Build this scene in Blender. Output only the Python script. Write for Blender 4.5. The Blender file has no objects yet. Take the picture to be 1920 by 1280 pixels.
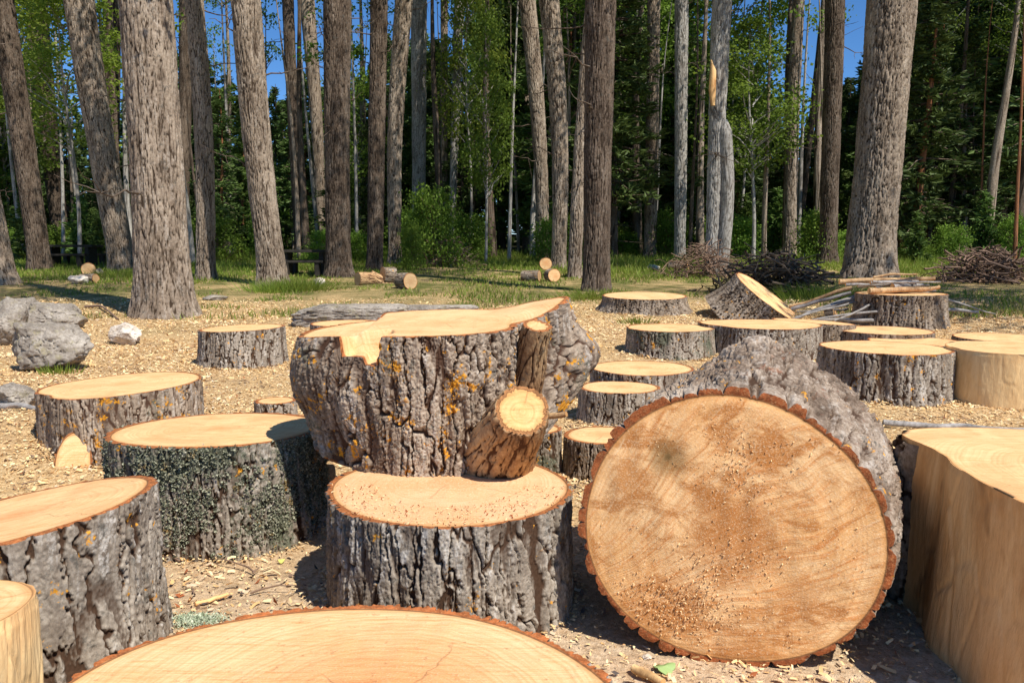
import bpy, math, random
import numpy as np
from mathutils import Vector, Matrix
PI = math.pi
sc = bpy.context.scene
COL = sc.collection
random.seed(7)
RNG = np.random.default_rng(11)

# ------------------------------------------------------------------ camera
F = 1500.0
CAMZ = 1.2
TILT = math.atan(175 / F)
FW = np.array([0, math.cos(TILT), -math.sin(TILT)])
UP = np.array([0, math.sin(TILT), math.cos(TILT)])
cam_d = bpy.data.cameras.new('camera')
cam_d.lens = F / 1920 * 36
cam_d.sensor_width = 36
cam_d.clip_end = 600
cam = bpy.data.objects.new('camera', cam_d)
COL.objects.link(cam)
cam.location = (0, 0, CAMZ)
cam.rotation_euler = (PI / 2 - TILT, 0, 0)
sc.camera = cam

# ------------------------------------------------------------------ numpy noise
def _h(ix, iy, iz, seed):
    n = (ix.astype(np.int64) * 374761393 + iy.astype(np.int64) * 668265263 + iz.astype(np.int64) * 2147483647 + seed * 974634777) & 0xffffffff
    n = ((n ^ (n >> 13)) * 1274126177) & 0xffffffff
    n = ((n ^ (n >> 16)) * 2246822519) & 0xffffffff
    return ((n ^ (n >> 15)) & 0xffffff) / float(0xffffff)

def vn2(x, y, seed=0, per=None):
    x = np.asarray(x, float); y = np.asarray(y, float)
    ix = np.floor(x); iy = np.floor(y)
    fx = x - ix; fy = y - iy
    fx = fx * fx * (3 - 2 * fx); fy = fy * fy * (3 - 2 * fy)
    def g(a, b):
        a = ix + a
        if per: a = np.mod(a, per)
        return _h(a, iy + b, np.zeros_like(a), seed)
    return (g(0, 0) * (1 - fx) + g(1, 0) * fx) * (1 - fy) + (g(0, 1) * (1 - fx) + g(1, 1) * fx) * fy

def vn3(x, y, z, seed=0):
    ix, iy, iz = np.floor(x), np.floor(y), np.floor(z)
    fx, fy, fz = x - ix, y - iy, z - iz
    fx = fx * fx * (3 - 2 * fx); fy = fy * fy * (3 - 2 * fy); fz = fz * fz * (3 - 2 * fz)
    r = 0
    for a in (0, 1):
        for b in (0, 1):
            for c in (0, 1):
                r = r + _h(ix + a, iy + b, iz + c, seed) * (fx if a else 1 - fx) * (fy if b else 1 - fy) * (fz if c else 1 - fz)
    return r

def worley(x, y, seed, per):
    ix = np.floor(x); iy = np.floor(y)
    f1 = np.full(x.shape, 9.0); f2 = np.full(x.shape, 9.0); idv = np.zeros(x.shape)
    zz = np.zeros_like(ix)
    for a in (-1, 0, 1):
        for b in (-1, 0, 1):
            cx = ix + a; cy = iy + b
            cm = np.mod(cx, per)
            px = cx + .15 + .7 * _h(cm, cy, zz, seed); py = cy + _h(cm, cy, zz, seed + 5)
            d = np.hypot(px - x, py - y)
            r = _h(cm, cy, zz, seed + 9)
            m = d < f1
            f2 = np.where(m, f1, np.minimum(f2, d))
            idv = np.where(m, r, idv); f1 = np.where(m, d, f1)
    return f1, f2, idv

def sstep(a, b, x):
    t = np.clip((x - a) / (b - a), 0, 1)
    return t * t * (3 - 2 * t)

def bark_h(th, z, R, seed, col=.042, row=.17, fine=1.0):
    per = max(8, int(round(2 * PI * R / col)))
    t = th / (2 * PI); n = per * 4
    j1 = vn2(t * per * 3, z * 30, seed + 2, per * 3) - .5; j2 = vn2(t * n * 3, z * 80, seed + 15, n * 3) - .5
    u = t * per + 1.1 * (vn2(t * 7, z * 2.0, seed + 1, 7) - .5) + .45 * (vn2(t * per, z * 6, seed + 22, per) - .5) + .42 * j1 + .22 * j2
    vv = z / (row * 1.9) + .9 * (vn2(t * per, z * 8, seed + 4, per) - .5) + .25 * j1
    f1, f2, idv = worley(u, vv, seed, per)
    e = sstep(.0, .17, f2 - f1 - .02)
    # long fissures between the ridges
    rg = np.abs(2 * vn2(u * 1.0, z * 1.6, seed + 3, per) - 1)
    e = e * (.35 + .65 * sstep(.02, .22, rg))
    # smaller plates and flaking layers
    g1, g2, gid = worley(u * 2 + 3.3, vv * 3.1 + .6 * j2, seed + 31, per * 2)
    e2 = sstep(.0, .12, g2 - g1)
    L = .5 * vn2(t * per * 2, z * 13, seed + 33, per * 2) + .3 * vn2(t * n, z * 37, seed + 34, n) + .2 * vn2(t * n * 2, z * 90, seed + 35, n * 2)
    q = L * 7; fr = q - np.floor(q); terr = (np.floor(q) + sstep(.0, .3, fr)) / 7
    H = e * (.52 + .24 * idv + .10 * gid + .34 * (terr - .3)) - .13 * (1 - e2) * e
    H = H + fine * (.09 * (vn2(t * n * 2, z * 30, seed + 8, n * 2) - .5) + .13 * (vn2(t * n * 3, z * 170, seed + 9, n * 3) - .5))
    return H

# ------------------------------------------------------------------ terrain
def gz(x, y):
    x = np.asarray(x, float); y = np.asarray(y, float)
    r = np.maximum(y - 5, 0)
    z = .035 * (r * r / (r + 1.5))
    z = np.where(y > 28, z - .017 * np.maximum(y - 28, 0), z)
    amp = np.clip((y - 2) / 6, .25, 1)
    z = z + amp * .07 * (vn2(x * .45 + 7, y * .45 + 3, 5) - .5) + .025 * (vn2(x * 2.1, y * 2.1, 6) - .5)
    # low mound at the left edge
    z = z + .16 * np.exp(-(((x + 3.1) / .8) ** 2 + ((y - 4.9) / 1.0) ** 2))
    return z

def ray(px, py):
    d = FW + np.array([(px - 960) / F, 0, 0]) - (py - 640) / F * UP
    return d

def at(px, py, Y):
    d = ray(px, py); t = Y / d[1]
    return np.array([0, 0, CAMZ]) + d * t

def G(px, py):
    d = ray(px, py); lo = None
    Y = 1.0
    while Y < 70:
        p = np.array([0, 0, CAMZ]) + d * (Y / d[1])
        if p[2] <= float(gz(p[0], p[1])):
            a, b = Y - .1, Y
            for _ in range(12):
                m = (a + b) / 2; p = np.array([0, 0, CAMZ]) + d * (m / d[1])
                if p[2] <= float(gz(p[0], p[1])): b = m
                else: a = m
            return p
        Y += .1
    return p

# ------------------------------------------------------------------ mesh helpers
def np_mesh(name, V, Fs, mats=(), midx=None, smooth=True, attrs=None):
    me = bpy.data.meshes.new(name)
    V = np.asarray(V, np.float32)
    if not isinstance(Fs, (list, tuple)): Fs = [Fs]
    Fs = [np.asarray(f, np.int32) for f in Fs if len(f)]
    me.vertices.add(len(V)); me.vertices.foreach_set('co', V.ravel())
    nl = sum(f.size for f in Fs); npoly = sum(len(f) for f in Fs)
    me.loops.add(nl); me.loops.foreach_set('vertex_index', np.concatenate([f.ravel() for f in Fs]))
    me.polygons.add(npoly)
    starts = []; o = 0
    for f in Fs:
        k = f.shape[1]; starts.append(o + np.arange(len(f)) * k); o += f.size
    me.polygons.foreach_set('loop_start', np.concatenate(starts).astype(np.int32))
    for m in mats: me.materials.append(m)
    if midx is not None: me.polygons.foreach_set('material_index', np.asarray(midx, np.int32))
    me.update(calc_edges=True)
    me.polygons.foreach_set('use_smooth', np.full(npoly, smooth))
    if attrs:
        for k, a in attrs.items():
            at_ = me.attributes.new(k, 'FLOAT', 'POINT'); at_.data.foreach_set('value', np.asarray(a, np.float32))
    me.validate(clean_customdata=False)
    return me

def link(name, me, parent=None, label=None, cat=None, group=None, kind=None, loc=None, rot=None):
    o = bpy.data.objects.new(name, me); COL.objects.link(o)
    if parent: o.parent = parent
    if label: o['label'] = label
    if cat: o['category'] = cat
    if group: o['group'] = group
    if kind: o['kind'] = kind
    if loc is not None: o.location = [float(c) for c in loc]
    if rot is not None: o.rotation_euler = rot
    return o

class MB:
    """collects pieces of geometry that form ONE mesh"""
    def __init__(s): s.V = []; s.T = []; s.Q = []; s.mt = []; s.mq = []; s.n = 0; s.A = []
    def add(s, V, Fc, m=0, a=None):
        V = np.asarray(V, float); Fc = np.asarray(Fc, np.int64)
        if len(Fc):
            if Fc.shape[1] == 3: s.T.append(Fc + s.n); s.mt.append(np.full(len(Fc), m))
            else: s.Q.append(Fc + s.n); s.mq.append(np.full(len(Fc), m))
        s.V.append(V); s.n += len(V)
        s.A.append(np.full(len(V), .7) if a is None else a)
    def mesh(s, name, mats, smooth=True, attr='bark_h'):
        Fs = []; mi = []
        if s.T: Fs.append(np.concatenate(s.T)); mi += s.mt
        if s.Q: Fs.append(np.concatenate(s.Q)); mi += s.mq
        return np_mesh(name, np.concatenate(s.V), Fs, mats, np.concatenate(mi), smooth, {attr: np.concatenate(s.A)})

def grid_faces(m, n, wrap=True):
    j, i = np.meshgrid(np.arange(m - 1), np.arange(n if wrap else n - 1), indexing='ij')
    i2 = (i + 1) % n
    return np.stack([j * n + i, j * n + i2, (j + 1) * n + i2, (j + 1) * n + i], -1).reshape(-1, 4)

def tube(P, R, n=6, caps=True, seed=0, rough=0.0):
    P = np.asarray(P, float); R = np.asarray(R, float); m = len(P)
    T = np.gradient(P, axis=0); T /= np.linalg.norm(T, axis=1)[:, None] + 1e-9
    ref = np.array([0, 0, 1.0]) if abs(T[0][2]) < .9 else np.array([1.0, 0, 0])
    A = np.cross(T, ref); A /= np.linalg.norm(A, axis=1)[:, None] + 1e-9
    B = np.cross(T, A)
    th = np.arange(n) / n * 2 * PI
    rr = R[:, None] * np.ones((1, n))
    if rough: rr = rr * (1 + rough * (vn2(np.arange(m)[:, None] * .7 + 0 * th, th * 1.3 + 0 * np.arange(m)[:, None], seed) - .5))
    V = P[:, None, :] + rr[..., None] * (np.cos(th)[None, :, None] * A[:, None, :] + np.sin(th)[None, :, None] * B[:, None, :])
    V = V.reshape(-1, 3); Fc = grid_faces(m, n)[:, ::-1]
    return V, Fc

def wiggle(a, b, k, amp, rng=random):
    a = np.array(a, float); b = np.array(b, float)
    t = np.linspace(0, 1, k)[:, None]
    o = np.cumsum(np.array([[rng.gauss(0, 1) for _ in range(3)] for _ in range(k)]), 0)
    o -= o[0] + t * (o[-1] - o[0])
    return a + (b - a) * t + o * amp / math.sqrt(k)

def leaves(C, size, rng, asp=.6, D=None, dj=.6, up=0):
    """little leaf blades, one rhombus per point of C"""
    N = len(C)
    a = rng.normal(size=(N, 3))
    if D is not None: a = D + dj * a
    a /= np.linalg.norm(a, axis=1)[:, None] + 1e-9
    w = rng.normal(size=(N, 3)); w[:, 2] += up
    b = np.cross(a, w); b /= np.linalg.norm(b, axis=1)[:, None] + 1e-9
    c = np.cross(a, b)
    s = (size * rng.uniform(.6, 1.35, N))[:, None]
    V = np.stack([C - a * s * .5, C + b * s * asp * .5 + c * s * .08, C + a * s * .5, C - b * s * asp * .5 + c * s * .08], 1).reshape(-1, 3)
    Fc = np.arange(4 * N).reshape(N, 4)
    return V, Fc

# ------------------------------------------------------------------ material helpers
class NT:
    def __init__(s, name):
        s.m = bpy.data.materials.new(name); s.m.use_nodes = True
        s.t = s.m.node_tree; s.t.nodes.clear()
        s.out = s.t.nodes.new('ShaderNodeOutputMaterial')
    def n(s, typ, ins=None, **pr):
        nd = s.t.nodes.new('ShaderNode' + typ)
        for k, v in pr.items(): setattr(nd, k, v)
        for k, v in (ins or {}).items(): s.set(nd.inputs[k], v)
        return nd
    def set(s, sock, v):
        if isinstance(v, bpy.types.NodeSocket): s.t.links.new(v, sock)
        else:
            if isinstance(v, (tuple, list)) and len(v) == 3 and sock.type == 'RGBA': v = (*v, 1)
            sock.default_value = v
    def co(s, kind='Object'): return s.n('TexCoord').outputs[kind]
    def mp(s, v, scale=(1, 1, 1), loc=(0, 0, 0), rot=(0, 0, 0)):
        return s.n('Mapping', {'Vector': v, 'Scale': scale, 'Location': loc, 'Rotation': rot}).outputs[0]
    def noise(s, v, sc_, det=4, rough=.55, dist=0):
        return s.n('TexNoise', {'Vector': v, 'Scale': sc_, 'Detail': det, 'Roughness': rough, 'Distortion': dist}).outputs[0]
    def vor(s, v, sc_, feat='F1', out=0, rnd=1.0):
        return s.n('TexVoronoi', {'Vector': v, 'Scale': sc_, 'Randomness': rnd}, feature=feat).outputs[out]
    def ramp(s, f, stops, interp='LINEAR'):
        nd = s.n('ValToRGB', {'Fac': f}); cr = nd.color_ramp; cr.interpolation = interp
        while len(cr.elements) > 1: cr.elements.remove(cr.elements[-1])
        cr.elements[0].position = stops[0][0]; cr.elements[0].color = (*s.c3(stops[0][1]), 1)
        for p, c in stops[1:]:
            e = cr.elements.new(p); e.color = (*s.c3(c), 1)
        return nd.outputs[0]
    def c3(s, c): return c if isinstance(c, tuple) else (c, c, c)
    def mix(s, f, a, b, bt='MIX'):
        nd = s.n('Mix', data_type='RGBA', blend_type=bt)
        s.set(nd.inputs[0], f); s.set(nd.inputs[6], a); s.set(nd.inputs[7], b)
        return nd.outputs[2]
    def math(s, op, a, b=0.0, c=None):
        nd = s.n('Math', operation=op); s.set(nd.inputs[0], a); s.set(nd.inputs[1], b)
        if c is not None: s.set(nd.inputs[2], c)
        return nd.outputs[0]
    def attr(s, name): return s.n('Attribute', attribute_name=name).outputs['Fac']
    def bump(s, h, dist, st=1.0, nrm=None):
        i = {'Height': h, 'Distance': dist, 'Strength': st}
        if nrm is not None: i['Normal'] = nrm
        return s.n('Bump', i).outputs[0]
    def fin(s, col, rough=.85, nrm=None, spec=.25):
        i = {'Base Color': col, 'Roughness': rough, 'Specular IOR Level': spec}
        if nrm is not None: i['Normal'] = nrm
        b = s.n('BsdfPrincipled', i); s.t.links.new(b.outputs[0], s.out.inputs[0]); return s.m

def mat_bark(name, dark, mid, light, furrow, lichen=0.0, moss=0.0, white=.3, offs=(0, 0, 0), bump=.004, pale_red=0.0, fs=1.0):
    t = NT(name); o = t.mp(t.co(), loc=offs)
    st = t.mp(o, scale=(1, 1, .3))
    n1 = t.noise(st, 7 * fs, 5, .6); n2 = t.noise(o, 55 * fs, 6, .7)
    f = t.math('ADD', t.math('MULTIPLY', n1, .55), t.math('MULTIPLY', n2, .45))
    col = t.ramp(f, [(.36, dark), (.48, mid), (.62, light)])
    # pale crust streaks on the crests
    ws = t.noise(t.mp(o, scale=(1, 1, .14)), 26 * fs, 3, .6)
    h = t.attr('bark_h')
    wm = t.math('MULTIPLY', t.ramp(ws, [(.53, 0.0), (.62, 1.0)]), t.ramp(h, [(.35, 0.0), (.6, 1.0)]))
    wm = t.math('MULTIPLY', wm, t.ramp(n2, [(.42, 0.0), (.55, white)]))
    col = t.mix(wm, col, (.60, .56, .50))
    # speckled dark and grey-green crusts
    sp = t.ramp(t.noise(o, 22 * fs, 5, .75), [(.56, 0.0), (.66, .75)])
    col = t.mix(sp, col, (.10, .095, .08))
    if pale_red:
        rm = t.ramp(t.noise(o, 11, 4, .7), [(.60, 0.0), (.68, pale_red)])
        col = t.mix(rm, col, (.30, .12, .06))
    col = t.mix(t.ramp(h, [(.12, 1.0), (.46, 0.0)]), col, furrow)
    if moss:
        mm = t.ramp(t.math('ADD', t.math('MULTIPLY', t.noise(o, 4, 3, .6), .6), t.math('MULTIPLY', t.noise(o, 60, 4, .8), .4)), [(.60 - .2 * moss, 0.0), (.66 - .2 * moss, .85)])
        mc = t.ramp(t.noise(o, 90, 4, .8), [(.35, (.035, .045, .03)), (.55, (.11, .12, .075)), (.68, (.35, .36, .27))])
        col = t.mix(mm, col, mc)
    if lichen:
        a = t.noise(o, 13, 3, .6); b = t.noise(o, 80, 4, .7)
        lm = t.math('ADD', t.math('MULTIPLY', a, .66), t.math('MULTIPLY', b, .34))
        lm = t.ramp(lm, [(.635 - .06 * lichen, 0.0), (.66 - .06 * lichen, .95)])
        lc = t.ramp(b, [(.35, (.42, .15, .01)), (.6, (.72, .33, .03))])
        col = t.mix(lm, col, lc)
    bh = t.math('ADD', t.noise(st, 90 * fs, 6, .75), t.math('MULTIPLY', t.noise(t.mp(o, scale=(1, 1, .2)), 40 * fs, 4, .6), 1.2))
    return t.fin(col, .93, t.bump(bh, bump, .9), .12)

def mat_face(name, pale, warm, heart, pith=(0, 0), rim=(.46, .15, .045), heart_r=.16, saw_rot=.3, dust=.3, saw=.6, stain=None, dirt=0.0, ring=.5, knot=None, blobs=(), fan=None, crack=.45):
    t = NT(name); o = t.co()
    x = t.n('SeparateXYZ', {0: o}); fx, fy = x.outputs[0], x.outputs[1]
    dx = t.math('SUBTRACT', fx, pith[0]); dy = t.math('SUBTRACT', fy, pith[1])
    flat = t.n('CombineXYZ', {0: dx, 1: dy, 2: 0.0}).outputs[0]
    r = t.n('VectorMath', {0: flat}, operation='LENGTH').outputs['Value']
    wob = t.noise(flat, 3.5, 3, .5)
    rw = t.math('ADD', r, t.math('MULTIPLY', wob, .07))
    rings = t.noise(t.n('CombineXYZ', {0: t.math('MULTIPLY', rw, 75), 1: 0.0, 2: 0.0}).outputs[0], 1.0, 4, .65)
    big = t.noise(o, 4.2, 4, .6, .6)
    col = t.mix(t.ramp(big, [(.38, 0.0), (.64, 1.0)]), pale, warm)
    hm = t.math('MULTIPLY', t.ramp(t.math('ADD', rw, t.math('MULTIPLY', big, .06)), [(heart_r * .55, 1.0), (heart_r * 1.35, 0.0)]), .75)
    col = t.mix(hm, col, heart)
    col = t.mix(t.math('MULTIPLY', t.ramp(rings, [(.44, 0.0), (.62, 1.0)]), ring), col, heart)
    # saw strokes
    if fan:
        ax_, ay_ = t.math('SUBTRACT', fx, fan[0]), t.math('SUBTRACT', fy, fan[1])
        fa = t.math('ARCTAN2', ay_, ax_); fr_ = t.n('VectorMath', {0: t.n('CombineXYZ', {0: ax_, 1: ay_, 2: 0.0}).outputs[0]}, operation='LENGTH').outputs['Value']
        fa = t.math('ADD', fa, t.math('MULTIPLY', t.noise(o, 2.5, 2, .5), .25))
        sv = t.n('CombineXYZ', {0: t.math('MULTIPLY', fr_, 3.0), 1: t.math('MULTIPLY', fa, 34.0), 2: 0.0}).outputs[0]
    else:
        sv = t.mp(o, scale=(4, 60, 1), rot=(0, 0, saw_rot))
    sw = t.noise(sv, 1.6, 5, .65, .5)
    col = t.mix(t.ramp(sw, [(.50, 0.0), (.72, saw)]), col, warm, 'MULTIPLY')
    if stain:
        s1 = t.noise(t.mp(o, scale=(1, 2.2, 1), rot=(0, 0, saw_rot + .3)), 5, 6, .68, .8)
        col = t.mix(t.ramp(s1, [(.50, 0.0), (.60, .85)]), col, stain)
        s2 = t.noise(sv, .8, 5, .7, .5)
        col = t.mix(t.ramp(s2, [(.54, 0.0), (.66, .6)]), col, stain)
        col = t.mix(t.ramp(s2, [(.30, .45), (.42, .0)]), col, (.88, .68, .40))
    for (bx_, by_, br_, ba_) in blobs:
        bd = t.n('VectorMath', {0: t.n('CombineXYZ', {0: t.math('SUBTRACT', fx, bx_), 1: t.math('SUBTRACT', fy, by_), 2: 0.0}).outputs[0]}, operation='LENGTH').outputs['Value']
        bd = t.math('ADD', t.math('DIVIDE', bd, br_), t.math('MULTIPLY', t.math('SUBTRACT', t.noise(t.mp(o, scale=(1, 2, 1), rot=(0, 0, .5)), 11, 6, .75, .6), .5), 3.2))
        col = t.mix(t.ramp(bd, [(.45, ba_), (1.0, 0.0)]), col, stain)
    # fibres and crumbs of sawdust
    fn = t.noise(o, 190, 4, .7)
    col = t.mix(t.ramp(fn, [(.52, 0.0), (.68, dust)]), col, (.86, .66, .42))
    dk = t.ramp(t.noise(o, 48, 4, .65), [(.62, 0.0), (.70, .45 + dirt)])
    col = t.mix(dk, col, (.26, .12, .045))
    # a few long drying splits running out from the pith
    sp_a = t.math('ARCTAN2', dy, dx)
    for k_, (a0, wd, r0_, r1_) in enumerate(((.6, .010, .05, .24), (2.5, .008, .09, .3), (-1.9, .009, .02, .2), (-.5, .006, .12, .36))):
        dv = t.math('ABSOLUTE', t.math('ADD', t.math('SUBTRACT', sp_a, a0 + pith[0] * 20), t.math('MULTIPLY', t.math('SUBTRACT', t.noise(o, 7 + k_, 3, .6), .5), .35)))
        dv = t.math('MULTIPLY', dv, r)
        cm = t.math('MULTIPLY', t.ramp(dv, [(.0006, crack), (.0022, 0.0)]), t.math('MULTIPLY', t.ramp(r, [(r0_, 0.0), (r0_ + .03, 1.0)]), t.ramp(r, [(r1_ - .06, 1.0), (r1_, 0.0)])))
        col = t.mix(cm, col, (.16, .07, .025))
    if knot:
        kd = t.n('VectorMath', {0: t.n('CombineXYZ', {0: t.math('SUBTRACT', fx, knot[0]), 1: t.math('SUBTRACT', fy, knot[1]), 2: 0.0}).outputs[0]}, operation='LENGTH').outputs['Value']
        kd = t.math('ADD', kd, t.math('MULTIPLY', t.noise(o, 14, 3, .5), .02))
        col = t.mix(t.ramp(kd, [(.015, 1.0), (.024, .72), (.055, .45), (.075, .12), (.1, 0.0)]), col, (.17, .10, .035))
    e = t.attr('edge')
    e2 = t.math('ADD', e, t.math('MULTIPLY', t.math('SUBTRACT', t.noise(o, 40, 4, .6), .5), .008))
    # warm tint just inside the bark
    col = t.mix(t.ramp(e2, [(0.0, .75), (.018, .0)]), col, (.62, .30, .10))
    rimc = t.mix(t.ramp(t.noise(o, 45, 5, .7), [(.38, 0.0), (.62, 1.0)]), rim, (rim[0] * .45, rim[1] * .45, rim[2] * .45))
    rimc = t.mix(t.ramp(fn, [(.5, 0.0), (.7, .5)]), rimc, (.62, .33, .14))
    sh = t.math('MULTIPLY_ADD', e2, -1.0, 0.0)
    rf = t.ramp(sh, [(0.0, 0.0), (.002, 1.0)])
    col = t.mix(rf, col, rimc)
    line = t.ramp(t.math('ABSOLUTE', t.math('ADD', e, .001)), [(.0012, .8), (.003, 0.0)])
    col = t.mix(line, col, (.09, .035, .015))
    bh = t.math('ADD', t.math('MULTIPLY', sw, 1.3), t.math('ADD', t.math('MULTIPLY', fn, .6), t.math('MULTIPLY', t.noise(o, 35, 4, .6), .8)))
    return t.fin(col, .8, t.bump(bh, .0032, .8), .2)

def mat_bare(name, a, b, stain):
    t = NT(name); o = t.co()
    st = t.mp(o, scale=(1, 1, .1))
    n1 = t.noise(st, 11, 6, .68, .9); n2 = t.noise(t.mp(o, scale=(1, 1, .25)), 70, 4, .7)
    col = t.mix(t.ramp(n1, [(.35, 0.0), (.65, 1.0)]), a, b)
    col = t.mix(t.ramp(n2, [(.5, 0.0), (.7, .35)]), col, stain)
    st2 = t.noise(t.mp(o, scale=(1, 1, .45)), 6.5, 3, .5)
    col = t.mix(t.ramp(st2, [(.575, 0.0), (.64, .85)]), col, (.13, .075, .035))
    st3 = t.noise(t.mp(o, scale=(1, 1, .5)), 3.4, 6, .68)
    col = t.mix(t.ramp(st3, [(.46, 0.0), (.64, .75)]), col, stain)
    bh = t.math('ADD', n2, t.math('MULTIPLY', n1, 2.0))
    return t.fin(col, .7, t.bump(bh, .004, .8), .25)

def mat_leaf(name, c1, c2, tr=.35, sc_=1.2):
    t = NT(name); o = t.co()
    oi = t.n('ObjectInfo').outputs['Random']
    n = t.noise(o, sc_, 2, .5); n2 = t.noise(o, 17, 2, .5)
    f = t.math('ADD', t.math('MULTIPLY', n, .5), t.math('MULTIPLY', n2, .5))
    col = t.ramp(f, [(.36, c1), (.64, c2)])
    hs = t.n('HueSaturation', {'Hue': t.math('ADD', .49, t.math('MULTIPLY', oi, .02)), 'Value': t.math('ADD', .8, t.math('MULTIPLY', oi, .4)), 'Color': col}).outputs[0]
    d = t.n('BsdfPrincipled', {'Base Color': hs, 'Roughness': .6, 'Specular IOR Level': .25})
    tl = t.n('BsdfTranslucent', {'Color': hs})
    mx = t.n('MixShader', {0: tr, 1: d.outputs[0], 2: tl.outputs[0]})
    t.t.links.new(mx.outputs[0], t.out.inputs[0])
    return t.m

M = {}
GREYBARK = dict(dark=(.115, .088, .066), mid=(.25, .204, .156), light=(.46, .395, .315), furrow=(.075, .042, .025))
M['bark'] = mat_bark('furrowed grey bark', **GREYBARK, lichen=.35, white=.7)
M['bark_lichen'] = mat_bark('bark with orange lichen', dark=(.125, .092, .068), mid=(.285, .215, .155), light=(.50, .40, .30), furrow=(.085, .045, .028), lichen=1.0, moss=.12, white=.45, offs=(1.3, .2, 0))
M['bark_moss'] = mat_bark('bark under grey moss', **GREYBARK, lichen=.5, moss=.5, white=.4, offs=(3, 1, 0))
M['bark_log'] = mat_bark('weathered flaky bark', dark=(.095, .065, .045), mid=(.25, .185, .135), light=(.50, .41, .32), furrow=(.07, .04, .025), lichen=.3, white=.3, offs=(5, 2, 1), pale_red=.6)
M['bark_brown'] = mat_bark('warm brown bark', dark=(.10, .07, .045), mid=(.22, .165, .115), light=(.38, .31, .24), furrow=(.05, .03, .02), lichen=.25, white=.3, offs=(2, 7, 1))
M['bark_stub'] = mat_bark('orange brown stub bark', dark=(.20, .10, .045), mid=(.42, .245, .12), light=(.62, .42, .22), furrow=(.09, .04, .02), lichen=.0, white=.0, offs=(2, 4, 1))
M['tree_grey'] = mat_bark('standing tree bark', dark=(.12, .088, .062), mid=(.275, .21, .152), light=(.45, .36, .27), furrow=(.06, .04, .026), lichen=.0, white=.25, offs=(4, 4, 4), bump=.02, pale_red=.0, fs=.45)
M['tree_shade_dark'] = mat_bark('tree bark darkened as shade', dark=(.045, .031, .021), mid=(.112, .08, .057), light=(.22, .165, .12), furrow=(.035, .024, .016), lichen=.0, white=.1, offs=(9, 4, 4), bump=.02, fs=.45)  # darker copy of the trunk bark; shade of the wood put into the colour
M['tree_pale'] = mat_bark('smooth pale bark', dark=(.17, .155, .13), mid=(.30, .275, .24), light=(.46, .43, .38), furrow=(.13, .11, .09), lichen=.0, white=.3, offs=(1, 4, 9), bump=.008, fs=.3)
M['tree_pine'] = mat_bark('orange pine bark', dark=(.12, .05, .025), mid=(.26, .11, .05), light=(.40, .18, .09), furrow=(.08, .04, .025), white=.0, bump=.01, fs=.4)
PALE, WARM, HEART = (.88, .605, .295), (.80, .45, .20), (.72, .34, .13)
M['face'] = mat_face('fresh cut poplar', PALE, WARM, HEART, heart_r=.13)
M['face_b'] = mat_face('fresh cut poplar worn', (.86, .59, .30), (.76, .45, .20), HEART, pith=(.03, -.04), saw_rot=1.1, heart_r=.11, dust=.5)
M['face_front'] = mat_face('fresh cut with orange heart', (.88, .59, .31), (.82, .49, .23), (.70, .30, .105), pith=(.08, .06), saw_rot=.12, heart_r=.36, ring=.55, rim=(.56, .17, .05))
M['face_dusty'] = mat_face('dusty cut', (.82, .52, .28), (.72, .41, .19), (.66, .33, .14), pith=(0, .03), dust=.8, dirt=.2, saw=.3)
M['face_log'] = mat_face('rough sawn log end', (.88, .56, .27), (.78, .43, .17), (.58, .25, .08), pith=(.03, -.03), heart_r=.17, saw_rot=.22, dust=.6, saw=1.0, stain=(.46, .175, .042), dirt=-.2, fan=(-.62, -.38), ring=.4, crack=.0, rim=(.36, .10, .03), knot=(-.185, .2), blobs=((.10, .24, .09, .9), (-.02, .27, .06, .8), (.0, -.02, .16, .6), (-.14, -.26, .12, .75), (.2, -.2, .12, .5), (-.3, .12, .08, .7), (-.05, .1, .06, .7), (.05, -.36, .15, .7)))
M['face_old'] = mat_face('weathered cut', (.66, .46, .25), (.55, .36, .18), (.45, .26, .12), dust=.3, dirt=.1)
M['bare'] = mat_bare('debarked wood', (.86, .56, .26), (.76, .43, .17), (.50, .23, .07))
M['bare_pale'] = mat_bare('pale debarked wood', (.88, .64, .33), (.76, .50, .23), (.62, .36, .15))
M['cutbark'] = NT('red inner bark').fin((.33, .10, .035), .9)
M['grey_wood'] = mat_bark('grey dry branch', dark=(.16, .14, .12), mid=(.28, .255, .23), light=(.42, .39, .36), furrow=(.1, .08, .07), white=.0, bump=.002)
M['twig'] = NT('dry twigs').fin((.22, .14, .095), .9)
M['leaf_poplar'] = mat_leaf('poplar leaves', (.11, .185, .022), (.25, .35, .05), .5)
M['leaf_yellow'] = mat_leaf('young yellow green leaves', (.17, .25, .03), (.34, .42, .06), .55)
M['leaf_bush'] = mat_leaf('bush leaves', (.09, .17, .02), (.26, .38, .05), .45)
M['needles'] = mat_leaf('pine needles', (.045, .085, .022), (.14, .20, .05), .22)
M['needles_lit'] = mat_leaf('sunlit tone young pine needles', (.06, .12, .025), (.15, .22, .045), .3)  # brighter copy of the needles, sunlight put into the colour
M['grass'] = mat_leaf('grass blades', (.14, .23, .025), (.33, .40, .07), .45, .6)
M['drygrass'] = mat_leaf('dry straw grass', (.26, .24, .08), (.45, .36, .16), .3, .6)

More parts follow.
